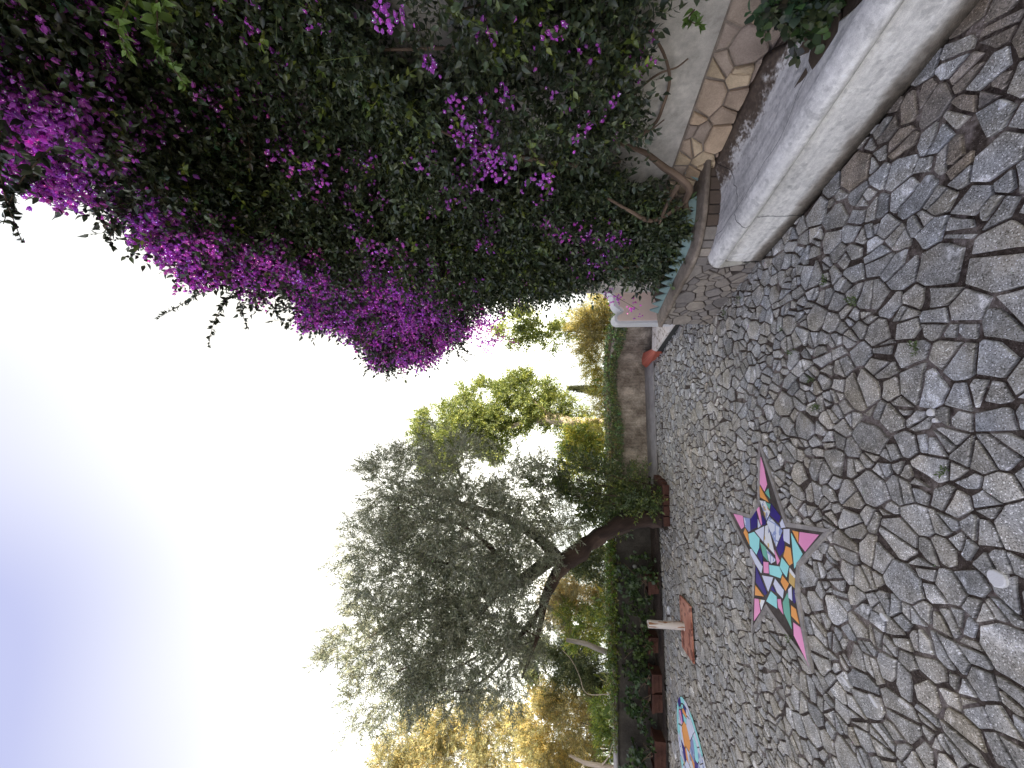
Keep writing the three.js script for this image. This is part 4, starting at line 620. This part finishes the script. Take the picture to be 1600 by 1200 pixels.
  bush('lime_shrub', 'lime green shrub spilling to the wall top behind the leaning cane', 'shrub', 'broad', yellow, [[935, 960, 18], [920, 975, 18], [945, 985, 14], [935, 1000, 14], [950, 945, 10], [905, 990, 20], [890, 970, 18]], 330, 0.8, 8.8, 470, 4, [[1, 1, 1], [0.5, 0.7, 0.7], [0.75, 0.9, 0.8]]);
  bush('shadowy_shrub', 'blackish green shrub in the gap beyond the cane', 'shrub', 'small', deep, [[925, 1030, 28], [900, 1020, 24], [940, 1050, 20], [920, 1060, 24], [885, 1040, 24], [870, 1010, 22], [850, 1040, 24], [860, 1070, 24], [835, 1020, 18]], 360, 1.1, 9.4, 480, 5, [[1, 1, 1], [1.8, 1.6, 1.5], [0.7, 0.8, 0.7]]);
  bush('golden_bush', 'large golden bush at the left edge of the picture, just over the dark wall', 'bush', 'small', gold, [[880, 1095, 34], [905, 1120, 36], [860, 1140, 44], [910, 1165, 40], [870, 1185, 44], [920, 1195, 30], [835, 1110, 30], [840, 1195, 40], [930, 1110, 18], [940, 1150, 16]], 210, 1.1, 9.0, 490, 8, [[1, 1, 1], [1.2, 1.05, 0.85], [0.8, 0.75, 0.6], [0.55, 0.6, 0.55]]);
  bush('amber_tree', 'tall amber-leaved tree behind the golden bush, reaching left of the olive crown', 'tree', 'small', amber, [[690, 1130, 34], [640, 1155, 34], [610, 1180, 26], [660, 1190, 44], [720, 1165, 40], [760, 1130, 34], [780, 1180, 44], [720, 1200, 44], [810, 1150, 32], [600, 1200, 26], [750, 1100, 22], [670, 1100, 18]], 205, 1.2, 10.4, 500, 6, [[1, 1, 1], [0.6, 0.65, 0.6], [1.15, 1.0, 0.8], [0.8, 0.85, 0.9]]);
  bush('green_undershrub', 'leafy green shrub low behind the dark wall under the golden bush', 'shrub', 'broad', yellow, [[950, 1110, 12], [948, 1130, 14], [945, 1150, 14], [950, 1175, 12], [935, 1085, 12]], 400, 0.7, 8.3, 510, 4, [[0.5, 0.7, 0.6], [0.8, 0.95, 0.8]]);
  const cyp = thing('cypress', 'tiny far-off dark cypress pointing up above the yellow bushes', 'tree'), ct = at(893, 606, 42), cb = at(960, 612, 42), cl = [], r = rng(521);
  part('trunk', taper([cb, cb.clone().lerp(ct, 0.3), ct], [0.16, 0.03], 6, 7, 0.1), M.bark, cyp);
  for (let k = 0; k < 900; k++) { const f = Math.pow(r(), 0.8), a = r() * 6.283, w = 0.72 * Math.pow(1 - f, 0.8) * Math.pow(r(), 0.4), p = cb.clone().lerp(ct, f); cl.push({ p: p.add(V(Math.cos(a) * w, 0, Math.sin(a) * w)), d: V(Math.cos(a) * 0.3, 1, Math.sin(a) * 0.3), s: rr(r, 1.6, 2.4) }); }
  bunch('foliage', cyp, kinds.small, leafMat([0.09, 0.10, 0.035], 0.8, 0.1), cl, 522);
  // canes and branches
  const cane = thing('leaning_cane', 'thick grey cane leaning beyond the dark garden wall', 'cane'); part('cane', taper([at(968, 1024, 7.2), at(940, 1016, 7.3), at(915, 1006, 7.4), at(885, 1000, 7.5)], [0.055, 0.05, 0.045, 0.035], 8, 8, 0.12), M.greyWood, cane);
  const reed = thing('dry_reed', 'thin pale dry reed bending over the shrubs at the left', 'reed'); part('reed', taper([at(955, 1085, 7.6), at(915, 1082, 7.7), at(905, 1055, 7.8), at(892, 1030, 7.9), at(878, 1015, 8)], [0.010, 0.006], 5, 9, 0), M.paleBark, reed);
  const br = thing('fallen_branch', 'sunlit pale branch lying beyond the dark wall at the left edge', 'branch'); part('branch', taper([at(972, 1204, 7.0), at(945, 1198, 7.1), at(915, 1192, 7.2), at(890, 1180, 7.3)], [0.05, 0.045, 0.035, 0.02], 8, 10, 0.15), M.paleBark, br); part('side_branch', taper([at(940, 1197, 7.1), at(952, 1180, 7.1), at(958, 1160, 7.2)], [0.014, 0.006], 5, 11, 0.1), M.paleBark, br);
  const under = [], r3 = rng(531); for (let k = 0; k < 5200; k++) { const x = rr(r3, -16, 5), z = -7.4 - Math.pow(r3(), 1.4) * 22, f = -z - 6.9; under.push({ p: V(x, -0.5 - f * 0.22 + rr(r3, 0, 0.7), z), d: V(rr(r3, -0.6, 0.6), 1, rr(r3, -0.6, 0.6)), s: rr(r3, 1.2, 2.6), c: [[1, 1, 1], [1.4, 1.1, 0.7], [0.6, 0.7, 0.6]][k % 3] }); }
  const ug = new THREE.Group(); ug.name = 'undergrowth'; ug.userData = { kind: 'stuff', label: 'mixed green and yellow undergrowth covering the slope beyond the walls' }; scene.add(ug); bunch('leaves', ug, kinds.broad, green, under, 532);
}
// ---------- the bougainvillea
{
  const t = thing('bougainvillea', 'huge dark bougainvillea with magenta blossom hanging from the house wall', 'climbing plant'), r = rng(601);
  const P = (s, q, y) => bench(s, WALL - q, y);                         // q: distance out from the house wall
  const topY = (s) => 4.12 - 0.30 * Math.max(0, s - 0.5) + 0.40 * (fbm(s * 1.6 + 9, 2.2, 602, 3) - 0.5) + 0.36 * (fbm(s * 6 + 9, 5.2, 616, 2) - 0.5);
  const lump = (s, y) => (fbm(s * 1.5 + 20, y * 1.5 + 20, 603, 4) - 0.5);
  const lowQ = (s) => s < 0.9 ? 0.55 : 1;                               // over the bench the plant keeps closer to the wall
  const surf = (s, y) => (0.11 + 0.165 * y) * (y < 1.8 ? lowQ(s) + (1 - lowQ(s)) * smooth(0.9, 1.9, y) : 1) + lump(s, y) * 0.36 + (fbm(s * 5.5 + 3, y * 5.5 + 9, 615, 3) - 0.5) * 0.26 - 0.50 * smooth(0.75, 0.2, s) * smooth(2.3, 2.9, y) * smooth(3.85, 3.5, y) + 0.22 * smooth(0.5, 0.1, Math.hypot((s - 2.45) * 1.1, y - 3.2) - 0.05);
  const low = (s) => s < 0.75 ? 1.06 + 0.55 * (fbm(s * 2.3 + 7, 4.4, 604, 3) - 0.4) - 0.25 * smooth(-0.3, -1.2, s) : 0.50 + 0.35 * smooth(0.95, 0.75, s);
  // woody stems
  const wood = (pts, r0, r1, k) => part('stem', taper(pts, [r0, (r0 + r1) / 2, r1], 8, k, 0.25), M.vineWood, t);
  const X = (px, py, q) => { const d = ray(px, py), n = -PD[0] * d.x - PD[1] * d.z, c = (0 - O[0]) * PD[0] + (0 - O[1]) * PD[1], tt = (q - WALL + c) / n * -1; const k = (WALL - q - c) / -n; return d.multiplyScalar(k).add(V(0, EYE, 0)); };
  wood([X(1098, 352, 0.26), X(1082, 338, 0.26), X(1070, 318, 0.24), X(1077, 296, 0.22), X(1062, 278, 0.18), X(1038, 262, 0.12), X(1010, 240, 0.1), X(980, 228, 0.1), X(940, 210, 0.1)], 0.030, 0.013, 1);
  wood([X(1070, 316, 0.24), X(1050, 330, 0.3), X(1020, 345, 0.34), X(985, 330, 0.38), X(950, 310, 0.4)], 0.017, 0.009, 2);
  wood([X(985, 228, 0.08), X(1000, 212, 0.06), X(1024, 192, 0.05), X(1036, 165, 0.05), X(1046, 130, 0.06), X(1044, 105, 0.06), X(1030, 70, 0.09), X(1000, 30, 0.1)], 0.011, 0.006, 3);
  wood([X(968, 176, 0.07), X(984, 155, 0.05), X(1002, 136, 0.05), X(1030, 115, 0.05), X(1058, 105, 0.06), X(1075, 92, 0.08)], 0.008, 0.004, 4);
  wood([X(1000, 213, 0.06), X(1015, 205, 0.05), X(1038, 187, 0.045)], 0.007, 0.004, 5);
  wood([X(905, 258, 0.3), X(860, 254, 0.34), X(820, 246, 0.38), X(775, 238, 0.42), X(740, 228, 0.46), X(690, 205, 0.5)], 0.016, 0.007, 6);
  wood([X(1060, 290, 0.2), X(1040, 325, 0.3), X(1030, 350, 0.4)], 0.018, 0.008, 7);
  wood([X(1060, 400, 0.3), X(1030, 410, 0.34), X(1000, 415, 0.36), X(960, 420, 0.4)], 0.022, 0.01, 8);
  for (let k = 0; k < 28; k++) { const s = rr(r, -1.6, 1.7), y0 = Math.max(low(s), rr(r, 0.6, 2.6)), q = surf(s, y0) * rr(r, 0.3, 0.85), y1 = y0 + rr(r, 0.6, 1.3), s1 = s + rr(r, -0.4, 0.4); part('stem', taper([P(s, q, y0), P(s + rr(r, -0.1, 0.1), q * 0.9 + 0.03, (y0 + y1) / 2), P(s1, Math.min(surf(s1, y1), 1) * rr(r, 0.3, 0.7), y1)], [0.009, 0.004], 5, 20 + k, 0.15), M.vineWood, t); }
  // leaves
  const leaf = leafGeo(0.043, 0.026, 0.35, 0.28, 4, (u) => u < 0.38 ? Math.sqrt(u / 0.38) : Math.pow(1 - (u - 0.38) / 0.62, 0.85));
  const sp = [1, 2, 3, 4].map((k) => sprayGeo(800 + k, { len: 0.2, n: 10, leaf, open: 1.05, droop: 0.5, pair: false, stem: [2.2, 2.0, 1.3], tones: [[1, 1, 1], [0.75, 0.85, 0.8], [1.5, 1.4, 1.1], [0.9, 1, 0.9]] }));
  const list = [], inner = [];
  const s0 = -2.4, s1 = 2.6, endS = (y) => Math.min(2.46, 1.70 + 0.30 * (Math.max(y, 0.8) - 0.95));
  for (let k = 0; k < 25000; k++) {
    const s = rr(r, s0, s1), y = rr(r, 0.45, 4.25); if (y < low(s) + 0.12 * (r() - 0.5) || y > topY(s) + 0.1 || s > endS(y)) continue;
    const hole = fbm(s * 2.6 + 60, y * 2.6 + 60, 605, 4), thin = y < 3.3 && s < 2.2 ? smooth(0.375, 0.47, hole) : 1; if (r() > thin) continue;
    const q = Math.max(0.05, surf(s, y) - Math.pow(r(), 1.6) * 0.42 * (0.4 + 0.2 * y)), edge = smooth(topY(s) - 0.5, topY(s), y);
    const d = SDv().multiplyScalar(rr(r, -0.7, 0.7)).add(PDv().multiplyScalar(-rr(r, 0.2, 1))).add(V(0, rr(r, -0.9, 0.5) + edge * 0.5, 0));
    const young = r() < 0.07 ? [2.3, 2.3, 0.9] : r() < 0.12 ? [1.6, 1.7, 1.5] : [1, 1, 1], b = rr(r, 0.55, 1.35); list.push({ p: P(s, q, y), d, s: rr(r, 0.65, 1.25), c: young.map((x) => x * b) });
  }
  // the crest: leaves all through its thickness, out to the rim
  for (let k = 0; k < 6500; k++) { const s = rr(r, s0, s1 + 0.05), y = topY(s) - Math.pow(r(), 1.3) * 0.8 + 0.05, q = rr(r, 0.02, 1) * Math.max(0.3, surf(s, y)); list.push({ p: P(s, q, y), d: SDv().multiplyScalar(rr(r, -0.8, 0.8)).add(PDv().multiplyScalar(-rr(r, -0.2, 0.9))).add(V(0, rr(r, -0.5, 0.9), 0)), s: rr(r, 0.8, 1.2), c: [1, 1, 1].map((x) => x * rr(r, 0.6, 1.2)) }); }
  // the end towards the wing wall
  for (let k = 0; k < 2600; k++) { const y = rr(r, 0.6, 3.5), s = endS(y) + rr(r, -0.35, 0.05) + lump(y, 3) * 0.15, q = rr(r, 0.02, 1) * surf(s, y); list.push({ p: P(s, q, y), d: randDir(r).add(V(0, -0.2, 0)), s: rr(r, 0.7, 1.1), c: [1, 1, 1].map((x) => x * rr(r, 0.7, 1.2)) }); }
  for (let k = 0; k < 7000; k++) { const s = rr(r, s0, s1 - 0.05), y = rr(r, 0.6, 4.1); if (y < low(s) + 0.15 || y > topY(s) - 0.1 || s > endS(y) - 0.05) continue; if (y < 3 && fbm(s * 2.6 + 60, y * 2.6 + 60, 605, 4) < 0.43) continue; inner.push({ p: P(s, Math.max(0.03, surf(s, y) * rr(r, 0.15, 0.6)), y), d: randDir(r), s: rr(r, 0.9, 1.3) }); }
  const leafM = leafMat([0.054, 0.070, 0.040], 0.30, 0.0);
  bunch('foliage', t, sp, leafM, list, 606);
  bunch('inner_foliage', t, sp, leafM, inner, 607);
  // long free shoots
  const shoot = (px, py, qx, qy, d0, d1, n, c) => { const a = at(px, py, d0), b = at(qx, qy, d1), mid = a.clone().lerp(b, 0.5).add(V(0, 0.05, 0)), cv = new THREE.CatmullRomCurve3([a, mid, b]), es = []; part('shoot', taper([a, mid, b], [0.004, 0.0015], 5, px, 0), M.vineWood, t); for (let i = 0; i < n; i++) { const u = i / n, p = cv.getPointAt(u), tg = cv.getTangentAt(u); es.push({ p, d: tg.multiplyScalar(0.5).add(randDir(r).multiplyScalar(0.9)), s: (1 - 0.45 * u) * rr(r, 1.1, 1.5), c }); } return es; };
  const one = [1, 2].map((k) => sprayGeo(820 + k, { len: 0.03, n: 2, leaf, open: 0.9, droop: 0.2, thick: 0.001 }));
  const sh = [...shoot(380, 430, 246, 498, 2.75, 2.9, 46), ...shoot(365, 455, 325, 543, 2.85, 3.0, 34), ...shoot(380, 440, 388, 515, 2.8, 2.9, 26), ...shoot(430, 470, 455, 516, 3.0, 3.05, 20), ...shoot(190, 350, 178, 388, 2.0, 2.05, 22), ...shoot(0, 180, 35, 380, 1.4, 1.5, 44), ...shoot(60, 270, 10, 330, 1.55, 1.5, 34), ...shoot(80, 230, 5, 350, 1.5, 1.5, 30), ...shoot(270, 375, 250, 400, 2.3, 2.35, 18), ...shoot(720, 535, 745, 560, 4.4, 4.4, 16)];
  bunch('shoot_leaf', t, one, leafM, sh, 608);
  const lime = [...shoot(205, -10, 203, 92, 1.25, 1.3, 24, [5, 5.6, 2]), ...shoot(245, -5, 290, 135, 1.3, 1.4, 34, [4.5, 5, 2]), ...shoot(560, 150, 620, 165, 2.1, 2.1, 14, [3, 3.4, 1.6]), ...shoot(1085, 15, 1100, 42, 1.85, 1.85, 14, [3.4, 4, 1.6])];
  bunch('young_shoot_leaf', t, one, leafMat([0.04, 0.06, 0.025], 0.5, 0.3), lime, 609);
  // blossom: three papery bracts round a pale tube
  const bract = leafGeo(0.030, 0.024, 0.5, -0.45, 4, (u) => u < 0.4 ? Math.sqrt(u / 0.4) : Math.pow(1 - (u - 0.4) / 0.6, 0.75));
  const flower = (seed) => { const q = rng(seed), l = []; for (let k = 0; k < 3; k++) { const a = k * 2.09 + rr(q, -0.2, 0.2), o = rr(q, 0.45, 0.95); l.push(tint(turned(bract, V(Math.cos(a) * Math.sin(o), Math.cos(o), Math.sin(a) * Math.sin(o)), -a - Math.PI / 2, rr(q, 0.85, 1.1), V(0, 0, 0)), [1, 1, 1].map((x) => x * rr(q, 0.85, 1.15)))); } const tube = new THREE.CylinderGeometry(0.0022, 0.0015, 0.024, 4); tube.scale(0.8, 0.8, 0.8); tube.translate(0, 0.011, 0); l.push(tint(tube, [1.4, 3.5, 1.3])); const eye = new THREE.IcosahedronGeometry(0.0035, 0); eye.scale(0.8, 0.8, 0.8); eye.translate(0, 0.022, 0); l.push(tint(eye, [2.2, 12, 1.9])); return merge(l); };
  const flowers = [1, 2, 3].map((k) => flower(830 + k));
  const cluster = (seed, n) => { const q = rng(seed), l = []; for (let k = 0; k < n; k++) l.push(turned(flowers[k % 3], randDir(q).add(V(0, 0.5, 0)), q() * 6, rr(q, 0.8, 1.1), V(rr(q, -0.05, 0.05), rr(q, -0.01, 0.10), rr(q, -0.05, 0.05)))); return merge(l); };
  const groups = [cluster(841, 3), cluster(842, 5), cluster(843, 2), cluster(844, 4)];
  const bl = [], fm = leafMat([0.82, 0.19, 0.88], 0.75, 0.5);
  const out = () => PDv().multiplyScalar(-rr(r, 0.3, 1)).add(SDv().multiplyScalar(rr(r, -0.6, 0.6))).add(V(0, rr(r, -0.7, 0.5), 0));
  const shade = () => { const b = rr(r, 0.7, 1.2); return [b * rr(r, 0.85, 1.1), b, b * rr(r, 0.9, 1.05)]; };
  for (let k = 0; k < 23000; k++) { const s = rr(r, s0, endS(3.4) + 0.08), band = 0.55 + 1.0 * smooth(-0.9, 0.6, s), y = topY(s) + 0.08 - Math.pow(r(), 1.15) * band, f = 0.25 * smooth(topY(s) - band, topY(s) - 0.6 * band, y) + 0.75 * smooth(topY(s) - 0.75 * band, topY(s) - 0.25 * band, y), pt = fbm(s * 2.2 + 5, y * 2.2 + 5, 610, 3); if (r() > f * smooth(0.26, 0.52, pt) * 0.9) continue; bl.push({ p: P(s, surf(s, y) * rr(r, 0.86, 1.07) + 0.02, y), d: out(), s: rr(r, 0.75, 1.15), c: shade() }); }
  for (let k = 0; k < 6500; k++) { const s = rr(r, s0, s1), y = rr(r, 0.75, 3.6); if (y < low(s) || s > endS(y)) continue; const pt = fbm(s * 2.4 + 85, y * 2.4 + 85, 611, 4), amount = smooth(0.56, 0.70, pt) * (0.25 + 0.12 * y) * (s < 0 ? 0.3 : 1); if (r() > amount) continue; bl.push({ p: P(s, surf(s, y) * rr(r, 0.9, 1.06) + 0.03, y), d: out(), s: rr(r, 0.7, 1.05), c: shade() }); }
  for (const [px, py, R, n] of [[730, 175, 34, 20], [745, 215, 36, 22], [770, 245, 26, 14], [340, 150, 30, 14], [375, 165, 22, 8], [690, 310, 20, 10], [580, 240, 16, 8], [845, 292, 24, 12], [865, 352, 26, 14], [895, 355, 22, 10], [940, 360, 26, 16], [960, 380, 18, 10], [495, 30, 14, 6], [610, 10, 18, 8], [670, 85, 16, 5], [765, 45, 10, 3], [860, 42, 8, 3], [915, 70, 8, 3], [1012, 82, 13, 5], [470, 280, 30, 12], [545, 290, 20, 7], [440, 250, 26, 10], [420, 160, 16, 4], [800, 145, 8, 3], [655, 240, 20, 6]]) for (let k = 0; k < n; k++) { const a = r() * 6.283, q = Math.sqrt(r()) * R; let e = X(px + Math.cos(a) * q, py + Math.sin(a) * q, 0.3); for (let i = 0; i < 4; i++) { const s = (e.x - O[0]) * SD[0] + (e.z - O[1]) * SD[1]; e = X(px + Math.cos(a) * q, py + Math.sin(a) * q, clamp(surf(s, clamp(e.y, 0.5, 4.3)), 0.08, 1.15) + 0.04); } bl.push({ p: e, d: out(), s: rr(r, 0.75, 1.05), c: shade() }); }
  for (let k = 0; k < 16; k++) { const f = r(); bl.push({ p: at(945 + 52 * f + rr(r, -9, 9), 458 + 28 * f + rr(r, -8, 8), rr(r, 3.95, 4.25)), d: V(-0.5, -0.4, 0.6).add(randDir(r).multiplyScalar(0.5)), s: rr(r, 0.7, 1), c: shade() }); }
  part('shoot', taper([at(930, 440, 4.3), at(960, 462, 4.15), at(998, 484, 4.1)], [0.005, 0.002], 5, 71, 0), M.vineWood, t);
  // the blossoms that show largest are parts of their own
  const reach = (e) => e.p.distanceTo(camera.position); bl.sort((a, b) => reach(a) - reach(b));
  const view = (e) => { const v = e.p.clone().sub(camera.position); const f = v.y * fwd[1] + v.z * fwd[2], u = v.y * upv[1] + v.z * upv[2]; return f > 0.3 && Math.abs(v.x) < f && Math.abs(u) < f * 1.33; };
  const mats = [0, 1, 2].map((k) => leafMat([0.80 * (0.88 + 0.08 * k), 0.19, 0.86 * (0.95 + 0.05 * k)], 0.75, 0.4)); let n = 0; const rest = [];
  for (const e of bl) { if (n < 300 && view(e)) { const m = part('blossom', groups[n % 4], mats[n % 3], t); m.position.copy(e.p); m.quaternion.setFromUnitVectors(Y, e.d.clone().normalize()); m.rotateY(r() * 6.28); m.scale.setScalar(e.s); n++; } else rest.push(e); }
  bunch('blossom_mass', t, groups, fm, rest, 612);
}
function SDv() { return V(SD[0], 0, SD[1]); }
function PDv() { return V(PD[0], 0, PD[1]); }
// ---------- broad-leaved plant over the near end of the bench
{
  const t = thing('trailing_plant', 'glossy round-leaved plant hanging over the far right end of the tan stone course', 'plant'), r = rng(651);
  const leaf = leafGeo(0.042, 0.036, 0.15, 0.3, 3, (u) => Math.sqrt(Math.sin(Math.PI * clamp(u * 0.96 + 0.04, 0, 1)))), sp = [1, 2, 3].map((k) => sprayGeo(860 + k, { len: 0.14, n: 9, leaf, open: 1.1, pair: false, droop: 0.6, stem: [2, 2, 1.2], tones: [[1, 1, 1], [0.7, 0.8, 0.7], [1.5, 1.6, 1.1]] }));
  const list = []; for (let k = 0; k < 190; k++) { const px = 1192 + r() * 88, py = -35 + r() * 88 * (1 - Math.abs(px - 1225) / 110); list.push({ p: at(px, py, rr(r, 1.72, 1.95)), d: V(rr(r, -0.8, 0.4), rr(r, -0.9, 0.3), rr(r, -0.2, 0.8)), s: rr(r, 0.8, 1.15), c: [1, 1, 1].map((x) => x * rr(r, 0.7, 1.3)) }); }
  bunch('foliage', t, sp, leafMat([0.045, 0.066, 0.035], 0.36, 0.1), list, 652);
  for (let k = 0; k < 5; k++) part('stem', taper([bench(-0.75 - k * 0.08, 0.5, 0.36), bench(-0.6 - k * 0.05, 0.42, 0.52), at(1215 + k * 14, 20 + k * 3, 1.85)], [0.006, 0.003], 5, k, 0), M.vineWood, t);
}
// ---------- weeds in the joints
{
  const r = rng(671), lf = leafGeo(0.02, 0.008, 0.2, 0.3, 2), sp = [sprayGeo(881, { len: 0.03, n: 7, leaf: lf, open: 1.0, pair: false })], list = [];
  for (const [px, py] of [[1236, 548], [1277, 636], [1268, 590], [1218, 512], [1290, 438], [1430, 545], [1478, 735], [1238, 1000], [1335, 470], [1155, 470], [1130, 490]]) for (let k = 0; k < 5; k++) { const g = ground(px + rr(r, -4, 4), py + rr(r, -4, 4), 0); list.push({ p: V(g.x, -0.008, g.z), d: V(rr(r, -0.8, 0.8), 1, rr(r, -0.8, 0.8)), s: rr(r, 0.6, 1.2) }); }
  const g = new THREE.Group(); g.name = 'weeds'; g.userData = { kind: 'stuff', label: 'tiny green weeds sprouting from the joints of the paving' }; scene.add(g); bunch('sprigs', g, sp, leafMat([0.09, 0.14, 0.03], 0.6, 0.3), list, 672);
}
renderer.render(scene, camera);
